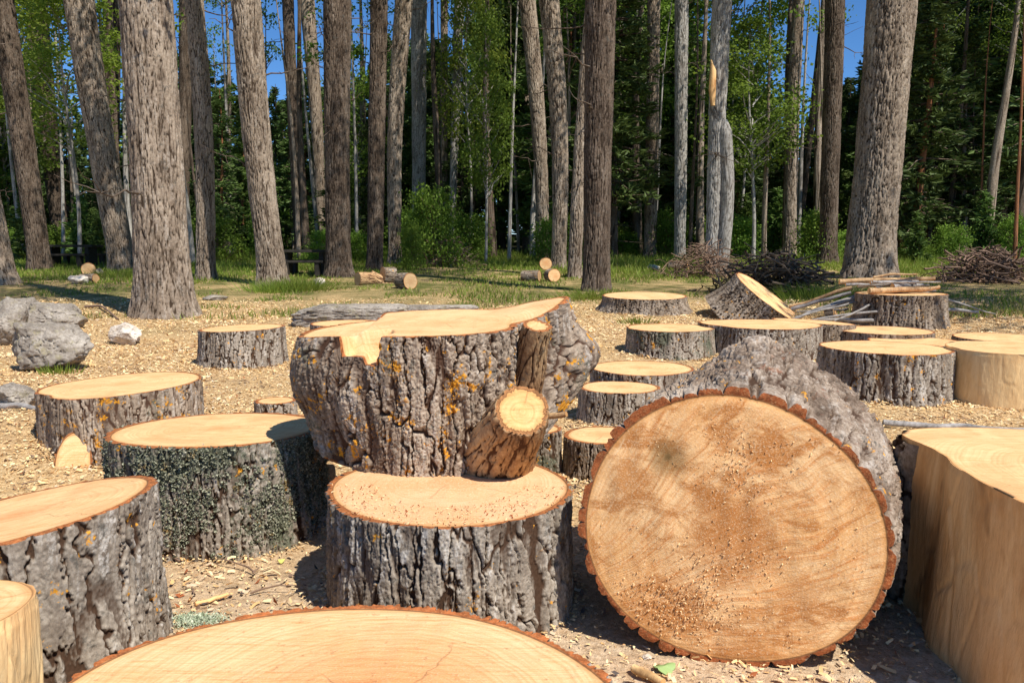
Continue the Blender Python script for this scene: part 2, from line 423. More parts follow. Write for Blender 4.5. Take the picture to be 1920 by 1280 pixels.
def rockmat():
    t = NT('grey granite'); o = t.co()
    n = t.noise(o, 3.0, 8, .7); n2 = t.noise(o, 40, 5, .7)
    col = t.ramp(t.math('ADD', t.math('MULTIPLY', n, .6), t.math('MULTIPLY', n2, .4)), [(.36, (.13, .105, .08)), (.5, (.28, .24, .195)), (.64, (.50, .445, .37))])
    col = t.mix(t.ramp(t.noise(o, 9, 4, .6), [(.57, 0.0), (.66, .5)]), col, (.30, .26, .13))
    col = t.mix(t.ramp(t.vor(o, 120), [(.1, .5), (.35, 0.0)]), col, (.15, .13, .11))
    return t.fin(col, .9, t.bump(t.math('ADD', n, t.math('MULTIPLY', n2, .5)), .02, .7), .2)
M['rock'] = rockmat()
def rockmat2():
    t = NT('white quartz stone'); o = t.co()
    n = t.noise(o, 8, 6, .7)
    col = t.ramp(n, [(.35, (.42, .33, .24)), (.6, (.72, .64, .54))])
    return t.fin(col, .85, t.bump(n, .02, .7), .2)
M['rock_pale'] = rockmat2()

# ------------------------------------------------------------------ ground
def ground_mat():
    t = NT('woodchip ground and meadow'); o = t.co()
    y = t.n('SeparateXYZ', {0: o}).outputs[1]
    warp = t.noise(o, 3, 3, .5)
    wv = t.n('VectorMath', {0: o, 1: t.n('TexNoise', {'Vector': o, 'Scale': 9.0, 'Detail': 2.0}).outputs[1]}, operation='ADD').outputs[0]
    cols = []
    for i, (sx, sy, rt) in enumerate(((14, 75, .3), (70, 16, .5), (40, 18, 1.2))):
        v = t.mp(wv, scale=(sx, sy, 20), rot=(0, 0, rt))
        cols.append(t.n('TexVoronoi', {'Vector': v, 'Scale': 1.0}).outputs)
    rnd = t.n('SeparateColor', {0: cols[0][1]}).outputs[0]
    rnd2 = t.n('SeparateColor', {0: cols[1][1]}).outputs[1]
    rnd3 = t.n('SeparateColor', {0: cols[2][1]}).outputs[2]
    r = t.math('ADD', t.math('MULTIPLY', rnd, .4), t.math('ADD', t.math('MULTIPLY', rnd2, .35), t.math('MULTIPLY', rnd3, .25)))
    chips = t.ramp(r, [(.15, (.34, .19, .085)), (.4, (.60, .38, .17)), (.6, (.78, .53, .26)), (.85, (.88, .67, .39))])
    # darker worn patches of soil in the chips
    pn = t.noise(o, 1.1, 6, .65)
    soil = t.ramp(t.noise(o, 14, 8, .75), [(.35, (.38, .23, .115)), (.6, (.68, .47, .26))])
    col = t.mix(t.ramp(pn, [(.48, 0.0), (.64, .6)]), chips, soil)
    # foreground: trampled earth with fine dust
    fore = t.math('ADD', y, t.math('MULTIPLY', pn, 2.2))
    dirt = t.ramp(t.noise(o, 26, 8, .8), [(.35, (.38, .24, .14)), (.5, (.64, .47, .31)), (.66, (.80, .64, .45))])
    col = t.mix(t.ramp(t.n('MapRange', {0: fore, 1: 3.6, 2: 4.8, 3: 1.0, 4: 0.0}).outputs[0], [(0, 0.0), (1, .8)]), col, dirt)
    # meadow
    gm = t.n('MapRange', {0: t.math('ADD', y, t.math('MULTIPLY', t.noise(o, .35, 4, .6), 9.0)), 1: 15.0, 2: 20.5, 3: 0.0, 4: 1.0}).outputs[0]
    gp = t.ramp(t.noise(o, 1.1, 5, .65), [(.38, .25), (.58, 1.0)])
    gcol = t.ramp(t.noise(o, 30, 5, .8), [(.35, (.07, .085, .02)), (.6, (.20, .20, .06)), (.75, (.42, .33, .15))])
    col = t.mix(t.math('MULTIPLY', gm, gp), col, gcol)
    # forest litter
    fm = t.n('MapRange', {0: t.math('ADD', y, t.math('MULTIPLY', warp, 4.0)), 1: 27.0, 2: 33.0, 3: 0.0, 4: 1.0}).outputs[0]
    col = t.mix(fm, col, t.ramp(t.noise(o, 20, 5, .8), [(.4, (.035, .04, .012)), (.65, (.11, .09, .04))]))
    bh = t.math('ADD', t.math('MULTIPLY', r, .9), t.math('ADD', t.noise(o, 18, 6, .7), t.math('MULTIPLY', t.noise(o, 120, 3, .7), .4)))
    return t.fin(col, .95, t.bump(bh, .02, .8), .1)
def build_ground():
    ys = np.concatenate([np.arange(-6, 1.4, .5), np.arange(1.4, 6, .035), np.arange(6, 14, .09), np.arange(14, 30, .3), np.arange(30, 70, 1.5), np.arange(70, 300, 20)])
    u = np.linspace(-1, 1, 320)
    xs = np.sign(u) * (np.abs(u) * 5 + np.abs(u) ** 5 * 250)
    X, Y = np.meshgrid(xs, ys)
    Z = gz(X, Y)
    near = np.clip((12 - Y) / 6, .0, 1)
    Z = Z + near * (.012 * (vn2(X * 9, Y * 9, 31) - .5) + .010 * (vn2(X * 23, Y * 23, 32) - .5))
    V = np.stack([X, Y, Z], -1).reshape(-1, 3)
    Fc = grid_faces(len(ys), len(xs), False)
    link('ground', np_mesh('ground', V, Fc, [ground_mat()]), kind='structure', label='woodchip covered clearing turning to grass and forest floor')
build_ground()

# ------------------------------------------------------------------ stumps
STUMP_SIDES = {}
def make_stump(name, label, loc, R, h, cat='stump', seed=1, out=None, tilt=(0, 0), flare=.1, barkm='bark', facem='face', bt=.028, depth=.02,
               nt=360, nv=60, rad=None, zt=None, zb=None, cen=None, group=None, rot=None, cap=False, bare=False, col=.042, row=.17,
               fp=2.5, rings=14, sink=.04, chip=1.0, capm=None, facerough=1.0, fine=1.0, arcs=0):
    th = np.arange(nt) / nt * 2 * PI
    v = np.linspace(0, 1, nv)
    TH, VV = np.meshgrid(th, v)
    def lob(t, K=6, s=0, a=1): return a * (vn2(t / (2 * PI) * K, np.full_like(t, .5) + s, seed + 40, K) - .5)
    base_o = (out(th) if out else np.ones(nt)) * (1 + lob(th, 7, 0, .09) + lob(th, 13, 3, .04))
    if rad is None:
        RW = R * base_o[None, :] * (1 + flare * (1 - VV) ** fp * (1 + 1.6 * lob(TH, 9, 5, 1))) 
    else:
        RW = rad(TH, VV) * (1 + lob(TH, 9, 0, .05))
    cx, cy = (np.zeros_like(v), np.zeros_like(v)) if cen is None else cen(v)
    c, s = np.cos(TH), np.sin(TH)
    topx = cx[-1] + RW[-1] * np.cos(th); topy = cy[-1] + RW[-1] * np.sin(th)
    ztop = (h + tilt[0] * topx + tilt[1] * topy) if zt is None else zt(th, topx, topy)
    zbot = np.full(nt, -sink) if zb is None else zb(th, topx, topy)
    Z = zbot[None, :] + VV * (ztop - zbot)[None, :]
    if bare:
        H = .6 + .5 * (vn2(TH / (2 * PI) * 14, Z * 1.2, seed, 14) - .5)
        fw1, fw2, fid = worley(TH / (2 * PI) * 26 + .5 * vn2(TH / (2 * PI) * 10, Z * 4, seed + 5, 10), Z * 4.0, seed + 8, 26)
        off = .026 * (vn2(TH / (2 * PI) * 10, Z * 2.5, seed + 1, 10) - .5) + .010 * (vn2(TH / (2 * PI) * 22, Z * 5, seed + 11, 22) - .5) + .003 * (vn2(TH / (2 * PI) * 80, Z * 9, seed + 2, 80) - .5) + .006 * fid * sstep(0, .2, fw2 - fw1) + .002 * (vn2(TH / (2 * PI) * 300, Z * 30, seed + 4, 300) - .5)
        off[-3:] *= .7
    else:
        H = bark_h(TH, Z, R, seed, col, row, fine)
        if arcs:      # broad rounded ridges, as the cut rim shows them
            ua = TH / (2 * PI) * arcs + 1.7 * (vn2(TH / (2 * PI) * 21, Z * 1.5, seed + 61, 21) - .5) + .35 * (vn2(TH / (2 * PI) * arcs * 2, Z * 7, seed + 62, arcs * 2) - .5)
            fa_ = ua - np.floor(ua); ra_ = _h(np.mod(np.floor(ua), arcs), np.floor(ua) * 0, np.floor(ua) * 0, seed + 63)
            arc = (1 - np.abs(2 * fa_ - 1) ** 7) * (.55 + .55 * ra_) + .12 * (vn2(TH / (2 * PI) * 200, Z * 20, seed + 64, 200) - .5)
            kb = .18 + .62 * sstep(.86, .97, VV)
            H = kb * arc + (1 - kb) * H
        bt = bt * (.72 + .6 * vn2(th / (2 * PI) * 11, th * 0 + 3.3, seed + 77, 11))[None, :]
        off = bt + depth * (H - 1.0)
        off = np.maximum(off, .004)
        # flakes broken from the bark edge at the cut
    RO = RW + off
    X = cx[:, None] + RO * c; Y = cy[:, None] + RO * s
    if not bare:   # ragged top edge
        rag = chip * .006 * (vn2(th / (2 * PI) * 90, th * 0 + 2, seed + 3, 90) - .3)
        Z[-1] -= np.maximum(rag, 0)
        Z[-2] -= np.maximum(rag, 0) * .5
    V = np.stack([X, Y, Z], -1)
    root = bpy.data.objects.new(name, None); COL.objects.link(root)
    root['label'] = label; root['category'] = cat
    if group: root['group'] = group
    root.location = [float(q) for q in loc]
    if rot is not None: root.rotation_euler = rot
    me = np_mesh('bark', V.reshape(-1, 3), grid_faces(nv, nt), [M[barkm]], None, True, {'bark_h': H.ravel()})
    link('bare_side' if bare else 'bark', me, root)
    # cut face
    def face(row_idx, flip, nm, mat):
        ox, oy, oz = V[row_idx, :, 0], V[row_idx, :, 1], V[row_idx, :, 2]
        rw = RW[row_idx]; k = -1 if row_idx == -1 else 0
        wx = cx[k] + rw * np.cos(th); wy = cy[k] + rw * np.sin(th)
        fr = np.linspace(0, 1, rings) ** .8
        PX = []; PY = []; ED = []
        for q in fr:
            PX.append(cx[k] + rw * q * np.cos(th)); PY.append(cy[k] + rw * q * np.sin(th)); ED.append(rw * (1 - q))
        if not bare:
            for q in (.25, .6, 1.0):
                PX.append(wx + (ox - wx) * q); PY.append(wy + (oy - wy) * q); ED.append(-off[k] * q)
        else:
            PX.append(ox); PY.append(oy); ED.append(np.zeros(nt) + .004)
        PX = np.array(PX); PY = np.array(PY); ED = np.array(ED)
        if row_idx == -1:
            if zt is None: PZ = h + tilt[0] * PX + tilt[1] * PY
            else:
                zc = float(np.mean(ztop))
                PZ = zt(np.broadcast_to(th, PX.shape), PX, PY)
        else:
            PZ = np.broadcast_to(zbot, PX.shape).copy() if zb is None else zb(np.broadcast_to(th, PX.shape), PX, PY)
        PZ = PZ + facerough * (.003 * (vn2(PX * 30, PY * 9, seed + 6) - .5) + .005 * (vn2(PX * 5, PY * 5, seed + 7) - .5)) * np.clip(ED / .02, 0, 1)
        PZ[-1] = oz
        if not bare: PZ[rings - 1] -= .0025
        Vf = np.stack([PX, PY, PZ], -1).reshape(-1, 3)
        # skip the degenerate centre row: replace by one fan
        Fq = grid_faces(len(PX), nt)
        Fq = Fq[nt:]
        V2 = np.vstack([Vf, [[cx[k], cy[k], PZ[0].mean()]]]); ci = len(V2) - 1
        i = np.arange(nt); Ft = np.stack([np.full(nt, ci), nt + i, nt + (i + 1) % nt], 1)
        if flip: Ft = Ft[:, ::-1]
        else: Fq = Fq[:, ::-1]
        me = np_mesh(nm, V2, [Ft, Fq], [M[mat]], None, True, {'edge': np.append(ED.ravel(), R)})
        link(nm, me, root)
    face(-1, False, 'cut_face', facem)
    if cap: face(0, True, 'underside', capm or facem)
    return root, V, H

def stump_px(label, cx, ytop, ybase, w, name='tree_stump', tilt=(0, 0), **kw):
    """front edge of the top at ytop, front edge of the foot at ybase, w wide (all in photo pixels)"""
    P = G(cx, ybase); d = P[1]
    hz = at(cx, ytop, d)[2]
    r = w / 2 * d / F
    r = w / 2 * (d + r) / F
    k = 1 + r / math.hypot(P[0], P[1])
    X, Y = P[0] * k, P[1] * k
    z0 = float(gz(X, Y))
    fx, fy = -P[0] / math.hypot(P[0], P[1]) * r, -P[1] / math.hypot(P[0], P[1]) * r
    h = hz - z0 - tilt[0] * fx - tilt[1] * fy
    bt = kw.get('bt', .028)
    Rw = r if kw.get('bare') else r - bt * .75
    kw.setdefault('seed', int(cx) + 17)
    return make_stump(name, label, (X, Y, z0), Rw, h, tilt=tilt, **kw), (X, Y, z0, r, h)

def lobed(*ls):
    """outline with bulges: (angle deg, amount, width deg)"""
    def f(th):
        o = np.ones_like(th)
        for a, m, w in ls:
            d = (th - math.radians(a) + PI) % (2 * PI) - PI
            o = o + m * np.exp(-(d / math.radians(w)) ** 2)
        return o
    return f

near = dict(nt=900, nv=150, rings=26)
mid = dict(nt=420, nv=64, rings=14)
far = dict(nt=220, nv=32, rings=10)
# S1 very front
def place_top(cx, cy, w, h):
    """centre of the top at (cx, cy), w wide, h high"""
    d = ray(cx, cy); t = (h - CAMZ) / d[2]; p = np.array([0, 0, CAMZ]) + d * t
    return p[0], p[1], w / 2 * p[1] / F
x, y, r = place_top(602, 1385, 1175, .30)
S1 = make_stump('tree_stump', 'widest stump, at the very front, its pale top cut off by the frame', (x, y, 0), r + .015, .30, seed=5, facem='face_front', flare=.03, out=lobed((20, .05, 25), (150, .04, 30), (90, -.02, 30)), bt=.03, **near)
# S2 centre base
(S2, S2i) = stump_px('furrowed grey stump in front centre, carrying the lichen spotted block on its dusty top', 846, 990, 1222, 486, seed=21, facem='face_dusty', flare=.03, bt=.03, depth=.024, **near)
# S7 left
(S7, S7i) = stump_px('large grey stump at the left edge with white streaked bark beside the mossy stump', 55, 1012, 1345, 505, seed=34, tilt=(.17, -.03), flare=.13, out=lobed((-25, .05, 20)), bt=.03, depth=.02, col=.06, row=.3, **near)
# S8 mossy
(S8, S8i) = stump_px('wide stump crusted with dark green and grey moss behind the left grey stump', 421, 838, 1050, 392, seed=45, barkm='bark_moss', tilt=(.0, -.05), flare=.06, bt=.03, depth=.022, **near)
# S6 bottom left corner, debarked
(S6, S6i) = stump_px('smooth yellow debarked block in the bottom left corner', -68, 1200, 1560, 290, seed=52, bare=True, barkm='bare_pale', tilt=(.05, .02), flare=-.08, nt=600, nv=60, rings=20, name='wood_block')
# S5 right block
def s5():
    cx0, cy0 = 1.75, 2.20
    pts = np.array([(1.38, 2.80), (1.32, 2.74), (1.30, 2.66), (1.325, 2.52), (1.315, 2.38), (1.262, 2.20), (1.24, 2.04), (1.24, 1.92), (1.30, 1.75), (1.55, 1.62), (1.9, 1.65), (2.2, 1.95), (2.22, 2.4), (2.05, 2.7), (1.75, 2.82)])
    d = pts - [1.72, 2.20]; an = np.arctan2(d[:, 1], d[:, 0]) % (2 * PI); rr = np.hypot(d[:, 0], d[:, 1]); o = np.argsort(an)
    an, rr = an[o], rr[o]; A = np.concatenate([an - 2 * PI, an, an + 2 * PI]); Rr = np.tile(rr, 3)
    def rad(TH, VV):
        r = sum(np.interp((TH + k) % (2 * PI), A, Rr) for k in (-.08, -.04, 0, .04, .08)) / 5
        return r * (1 + .07 * (1 - VV) ** 1.6 * (1 + .5 * np.sin(TH * 5)))
    root, V, H = make_stump('wood_block', 'tall debarked tan block at the right edge, taller than the big sawn log', (cx0, cy0, 0), .45, .56, seed=63, bare=True, barkm='bare', tilt=(-.02, -.01), rad=rad, nt=800, nv=110, rings=22)
    # strip of bark left hanging on the far left side
    nt_b = 800; ia = np.arange(int(nt_b * 124 / 360), int(nt_b * 139 / 360)); ja = np.arange(8, 108)
    W = V[np.ix_(ja, ia)]; n_ = len(ia); m_ = len(ja)
    th_ = (ia / nt_b * 2 * PI)[None, :] + np.zeros((m_, 1))
    Hb = bark_h(th_, W[..., 2], .5, 12, .05, .2)
    ed = np.minimum(np.arange(n_), n_ - 1 - np.arange(n_))[None, :] / 6.0 + .6 * vn2(np.arange(n_)[None, :] * .0 + W[..., 2] * 14, W[..., 2] * 3, 3) - .3
    o_ = np.clip(ed, 0, 1) * (.028 + .022 * (Hb - .7)) - .006 * (ed < .05)
    W2 = W.copy(); W2[..., 0] += o_ * np.cos(th_); W2[..., 1] += o_ * np.sin(th_)
    link('bark_strip', np_mesh('bark_strip', W2.reshape(-1, 3), grid_faces(m_, n_, False), [M['bark_brown']], None, True, {'bark_h': Hb.ravel()}), root)
    return (root, V, H), (cx0, cy0, 0, .42, .6)
S5, S5i = s5()

def S_misc():
    L = []
    # left middle
    L.append(stump_px('low stump with a two lobed top and orange lichen spots, behind the mossy stump', 238, 742, 872, 276, seed=72, out=lobed((168, .16, 26), (222, -.12, 14), (0, .05, 30)), tilt=(.05, .02), barkm='bark_lichen', flare=.04, bt=.02, nt=600, nv=100, rings=16))
    L.append(stump_px('small low stump peeking out left of the lichen spotted block', 518, 757, 800, 76, seed=75, **mid))
    L.append(stump_px('solitary grey stump on the wood chips between the pointed stone and the lichen block', 456, 621, 692, 156, seed=81, tilt=(.03, .0), depth=.03, bt=.035, **mid))
    # behind centre right
    L.append(stump_px('pale topped stump directly right of the lichen spotted block, farther of the pair', 1200, 704, 770, 196, seed=91, **mid))
    L.append(stump_px('pale topped stump directly right of the lichen spotted block, nearer of the pair', 1160, 738, 800, 150, seed=93, out=lobed((90, -.12, 40)), **mid))
    L.append(stump_px('stump half hidden behind the left shoulder of the big sawn log', 1130, 832, 905, 150, seed=95, barkm='bark_brown', nt=500, nv=80, rings=16))
    L.append(stump_px('narrow mossy stump just behind the branch stub of the lichen spotted block', 1012, 812, 895, 84, seed=96, barkm='bark_moss', nt=420, nv=80, rings=12))
    L.append(stump_px('round stump with mossy brown bark above and left of the big sawn log', 1256, 622, 674, 163, seed=101, barkm='bark_moss', **mid))
    L.append(stump_px('broad double lobed stump just above the peak of the big sawn log', 1428, 617, 676, 208, seed=103, out=lobed((155, .12, 24), (205, -.07, 15)), **mid))
    L.append(stump_px('stump with torn bark between the double lobed stump and the stick covered stump', 1522, 606, 650, 148, seed=105, barkm='bark_brown', tilt=(-.06, -.02), **mid))
    L.append(stump_px('low flat stump in front of the stick covered stump', 1655, 627, 662, 172, seed=107, barkm='bark_brown', **mid))
    L.append(stump_px('tall dark barked stump with grey sticks piled on its top', 1684, 554, 618, 160, seed=109, barkm='bark_brown', depth=.035, bt=.04, **mid))
    L.append(stump_px('wide stump with a split top right of the big sawn log', 1652, 664, 757, 228, seed=111, out=lobed((150, .05, 20), (245, -.08, 9)), bt=.03, depth=.026, nt=600, nv=90, rings=16))
    L.append(stump_px('shallow pale top just behind the split stump', 1712, 648, 680, 165, seed=113, **mid))
    L.append(stump_px('debarked light yellow stump with smooth sides at the right edge', 1890, 664, 769, 222, seed=115, bare=True, barkm='bare_pale', tilt=(0, -.0), flare=.02, nt=360, nv=50, rings=12, name='wood_block'))
    L.append(stump_px('low dark edged stump at the far right behind the debarked yellow one', 1880, 641, 668, 176, seed=117, barkm='bark_brown', **far))
    L.append(stump_px('rooted stump with a raised orange cut beside the middle tree trunk', 1208, 562, 590, 158, seed=119, barkm='bark_brown', flare=.28, tilt=(.0, .04), facem='face_b', depth=.04, bt=.04, **mid))
    L.append(stump_px('low sawn butt lying left of the lichen spotted block behind it', 655, 612, 650, 140, seed=123, **far))
    return L
MISC = S_misc()

# ------------------------------------------------------------------ S3: the block on the central stump
sx, sy, sz, sr, sh = S2i
z3 = sz + sh
c3 = (-.30, 3.24, z3)
D3 = c3[1]
ppm = F / D3
def s3rad(TH, VV):
    # wide to the left at shoulder height, a buttress to the back right
    def g(a, w):
        d = (TH - math.radians(a) + PI) % (2 * PI) - PI
        return np.exp(-(d / math.radians(w)) ** 2)
    r = .37 + .02 * VV + .05 * np.clip(np.sin(TH), 0, 1)
    bulge = np.exp(-((VV - .66) / .42) ** 2)
    r = r + g(186, 40) * (.08 * bulge + .09) + g(215, 22) * (.03 * bulge + .02)
    r = r + g(22, 20) * (.20 + .14 * np.exp(-((VV - .30) / .35) ** 2) - .05 * VV)
    r = r - g(-22, 16) * .07 + g(-75, 35) * .01 - g(-140, 14) * .03
    return r
def s3top(th, X, Y):
    z = .53 + .025 * X + .035 * Y + .045 * sstep(.30, .62, X)
    # raised back right shoulder
    z = z + .03 * sstep(.18, .4, X) * sstep(-.05, .15, Y)
    # step and axe-cut wedge at the front left
    z = z - .030 * sstep(.26, .30, -X) * sstep(-.4, -.1, Y)
    wx = np.abs(X + .235) + .25 * np.abs(Y + .3); n1 = .02 * (vn2(X * 40, Y * 40, 9) - .5)
    z = z - .075 * (1 - sstep(.085, .10, wx + n1)) * (1 - sstep(-.26, -.20, Y)) - .03 * (1 - sstep(.03, .045, np.abs(X + .20) + n1)) * (1 - sstep(-.30, -.26, Y))
    return z
def s3bot(th, X, Y):
    return -.003 + .27 * sstep(.25, .55, X) * sstep(-.15, .15, Y) + .03 * sstep(.3, .55, -X)
S3, V3, H3 = make_stump('stacked_block', 'big flared block with orange lichen and a branch stub, stacked on the front centre stump', c3, .38, .47, cat='wood block', seed=133, rad=s3rad, zt=s3top, zb=s3bot,
    barkm='bark_lichen', facem='face_b', bt=.034, depth=.03, nt=1000, nv=190, rings=40, cap=True, col=.05, row=.19, fine=1.6, capm='face_dusty')

def stub(root_pt, tip, r0, r1, parent, seed, name='branch_stub', barkm='bark_stub', face='face_b', face_n=None, label=None):
    """a sawn branch stub rooted in a block, with a cut end; coordinates local to parent"""
    a = np.array(root_pt, float); b = np.array(tip, float)
    L = np.linalg.norm(b - a); ax = (b - a) / L
    m, n = 46, 140
    th = np.arange(n) / n * 2 * PI
    fn = np.array(face_n if face_n is not None else ax, float); fn /= np.linalg.norm(fn)
    ref = np.array([0, 0, 1.0]); A = np.cross(ax, ref); A /= np.linalg.norm(A); B = np.cross(ax, A)
    t = np.linspace(0, 1, m)
    TH, TT = np.meshgrid(th, t)
    per = 22
    H = bark_h(TH, TT * L, r1, seed, .03, .14)
    RR = r0 + (r1 - r0) * TT ** .6 + .012 * (H - .8) + .012 * (vn2(TH / (2 * PI) * 5, TT * 3, seed, 5) - .5)
    dirs = np.cos(th)[:, None] * A + np.sin(th)[:, None] * B
    V = a + ax * (TT * L)[..., None] + RR[..., None] * dirs[None]
    # slide the last rings on to the cut plane
    den = fn @ ax
    for j in range(m):
        p = V[j]; k = t[j] ** 4
        tt = ((b - p) @ fn) / den
        V[j] = p + ax * (tt * k)[:, None] * (1 if j == m - 1 else 1)
    me = np_mesh(name, V.reshape(-1, 3), grid_faces(m, n)[:, ::-1], [M[barkm]], None, True, {'bark_h': H.ravel()})
    o = link(name, me, parent)
    if label: o['label'] = label
    # cut end as its own sub-part in its own plane frame
    e1 = np.cross(fn, ref); e1 /= np.linalg.norm(e1); e2 = np.cross(fn, e1)
    edge = V[-1]; lx = (edge - b) @ e1; ly = (edge - b) @ e2; rr = np.hypot(lx, ly)
    bt_ = .012
    PX = []; PY = []; E = []
    for q in np.linspace(0.05, 1, 14):
        s = q * (1 - bt_ / rr.mean()); PX.append(lx * s); PY.append(ly * s); E.append((1 - q) * rr)
    PX.append(lx); PY.append(ly); E.append(np.full(n, -bt_))
    PX = np.array(PX); PY = np.array(PY); PZ = -.006 * (vn2(PX * 40, PY * 40, seed) - .5); PZ[-1] = 0
    V2 = np.stack([PX, PY, PZ], -1).reshape(-1, 3); V2 = np.vstack([V2, [[0, 0, 0]]]); ci = len(V2) - 1
    i = np.arange(n)
    Ft = np.stack([np.full(n, ci), i, (i + 1) % n], 1)
    me2 = np_mesh('cut_end', V2, [Ft, grid_faces(15, n)[:, ::-1]], [M[face]], None, True, {'edge': np.append(np.array(E).ravel(), r1)})
    o2 = link('cut_end', me2, o)
    o2.matrix_local = Matrix(((e1[0], e2[0], fn[0], b[0]), (e1[1], e2[1], fn[1], b[1]), (e1[2], e2[2], fn[2], b[2]), (0, 0, 0, 1)))
    return o
def loc3(px, py, Y): 
    p = at(px, py, Y); return (p[0] - c3[0], p[1] - c3[1], p[2] - c3[2])
M['face_stub'] = mat_face('knotty stub end', (.84, .55, .24), (.76, .42, .15), (.66, .30, .10), heart_r=.05, dust=.2, rim=(.50, .22, .08), ring=.6, dirt=.15)
stub(loc3(925, 868, 3.0), loc3(980, 770, 2.72), .185, .094, S3, 140, face='face_stub', face_n=(.14, -.84, .54))
stub(loc3(978, 735, 3.12), loc3(1008, 610, 3.0), .085, .055, S3, 142, name='branch_stub', face_n=(.1, -.3, .95), label='dark brown stub standing upright in the notch between the two lobes')

# ------------------------------------------------------------------ S4: the big sawn log on its side
# local +Z is the face normal; the face looks at the camera, a little left and up
fc = at(1368, 992, 2.28)
nrm = Vector((-.26, -.955, .13)).normalized()
xax = Vector((0, 0, 1)).cross(nrm).normalized()      # local x, in the horizontal plane
yax = nrm.cross(xax)
R4 = Matrix((xax, yax, nrm)).transposed().to_4x4()
h4 = .66
org = Vector([float(q) for q in fc]) - nrm * h4
def s4rad(TH, VV):
    def g(a, w):
        d = (TH - math.radians(a) + PI) % (2 * PI) - PI
        return np.exp(-(d / math.radians(w)) ** 2)
    r = .405 + .0 * VV
    r = r + .022 * np.cos(2 * (TH - math.radians(-12))) + .006 * np.cos(3 * TH + 1)
    back = (1 - VV)
    r = r + g(42, 62) * .17 * back ** .8 + g(82, 16) * .07 * back + g(-5, 25) * .03 * back + g(-60, 40) * .03 * back + g(150, 30) * -.03 * back
    return r
S4, V4, H4 = make_stump('sawn_log', 'big log lying on its side with its rough sawn reddish end facing the viewer', (0, 0, 0), .41, h4, cat='log', seed=151, rad=s4rad, barkm='bark_log', facem='face_log',
    bt=.030, depth=.034, nt=1200, nv=260, rings=40, cap=True, capm='face', sink=.0, col=.06, row=.30, fine=1.7, arcs=33, facerough=1.6)
S4.matrix_world = Matrix.Translation(org) @ R4

# sawdust crumbs sticking to the sawn end
def crumbs():
    N = 8500
    th = RNG.uniform(0, 2 * PI, N); rr = np.sqrt(RNG.uniform(0, 1, N)) * .39
    X = rr * np.cos(th); Y = rr * np.sin(th)
    dens = .008 + 1.2 * np.exp(-(((X + .13) / .15) ** 2 + ((Y + .24) / .07) ** 2)) + .55 * np.exp(-(((X + .0) / .09) ** 2 + ((Y - .22) / .09) ** 2)) + .08 * sstep(.55, .7, vn2(X * 9 + 5, Y * 9, 77)) + .5 * np.exp(-(((X - .02) / .1) ** 2 + ((Y + .08) / .05) ** 2))
    k = RNG.uniform(0, 1, N) < dens
    X, Y = X[k], Y[k]
    C = np.stack([X, Y, np.full(len(X), h4 + .002)], 1)
    C[:, 2] += RNG.uniform(0, .006, len(C)) * np.exp(-(((X + .13) / .17) ** 2 + ((Y + .24) / .09) ** 2)); V, Fc = leaves(C, .0075, RNG, asp=.5)
    V[:, 2] = np.maximum(V[:, 2], h4 - .003)
    t = NT('sawdust'); col = t.ramp(t.noise(t.co(), 90, 3, .7), [(.35, (.64, .38, .16)), (.6, (.86, .62, .34))])
    M['dust'] = t.fin(col, .9)
    link('sawdust', np_mesh('sawdust', V, Fc, [M['dust']], None, False), S4, kind='stuff')
crumbs()

# rocks that wedge the log are ground; a small dark chip under it
# ------------------------------------------------------------------ moss flakes on S8
def flakes():
    root, V, H = S8
    P = V.reshape(-1, 3); th = np.arctan2(P[:, 1], P[:, 0])
    sel = np.where((np.sin(th) < .25) & (P[:, 2] > .02))[0]
    idx = RNG.choice(sel, 26000)
    Q = P[idx] + RNG.normal(0, .003, (len(idx), 3))
    ok = vn2(th[idx] * 5 + 9, Q[:, 2] * 12, 3) * .6 + .4 * vn2(th[idx] * 22, Q[:, 2] * 50, 4) > .535 - .12 * np.cos(th[idx] + 1.2) + .25 * sstep(.13, .03, Q[:, 2])
    Q = Q[ok]; th2 = th[idx][ok]
    out = np.stack([np.cos(th2), np.sin(th2), np.full(len(th2), .3)], 1)
    Q = Q + out * .004
    V2, F2 = leaves(Q, .011, RNG, asp=.75)
    t = NT('foliose grey green moss'); oo = t.co()
    n = t.noise(oo, 120, 3, .8)
    col = t.ramp(n, [(.33, (.03, .036, .022)), (.45, (.10, .11, .065)), (.54, (.26, .26, .17)), (.64, (.58, .55, .42))])
    col = t.mix(t.ramp(t.noise(oo, 20, 3, .6), [(.6, 0.0), (.68, .6)]), col, (.30, .17, .04))
    link('moss', np_mesh('moss', V2, F2, [t.fin(col, .9)], None, False), root, kind='stuff')
flakes()

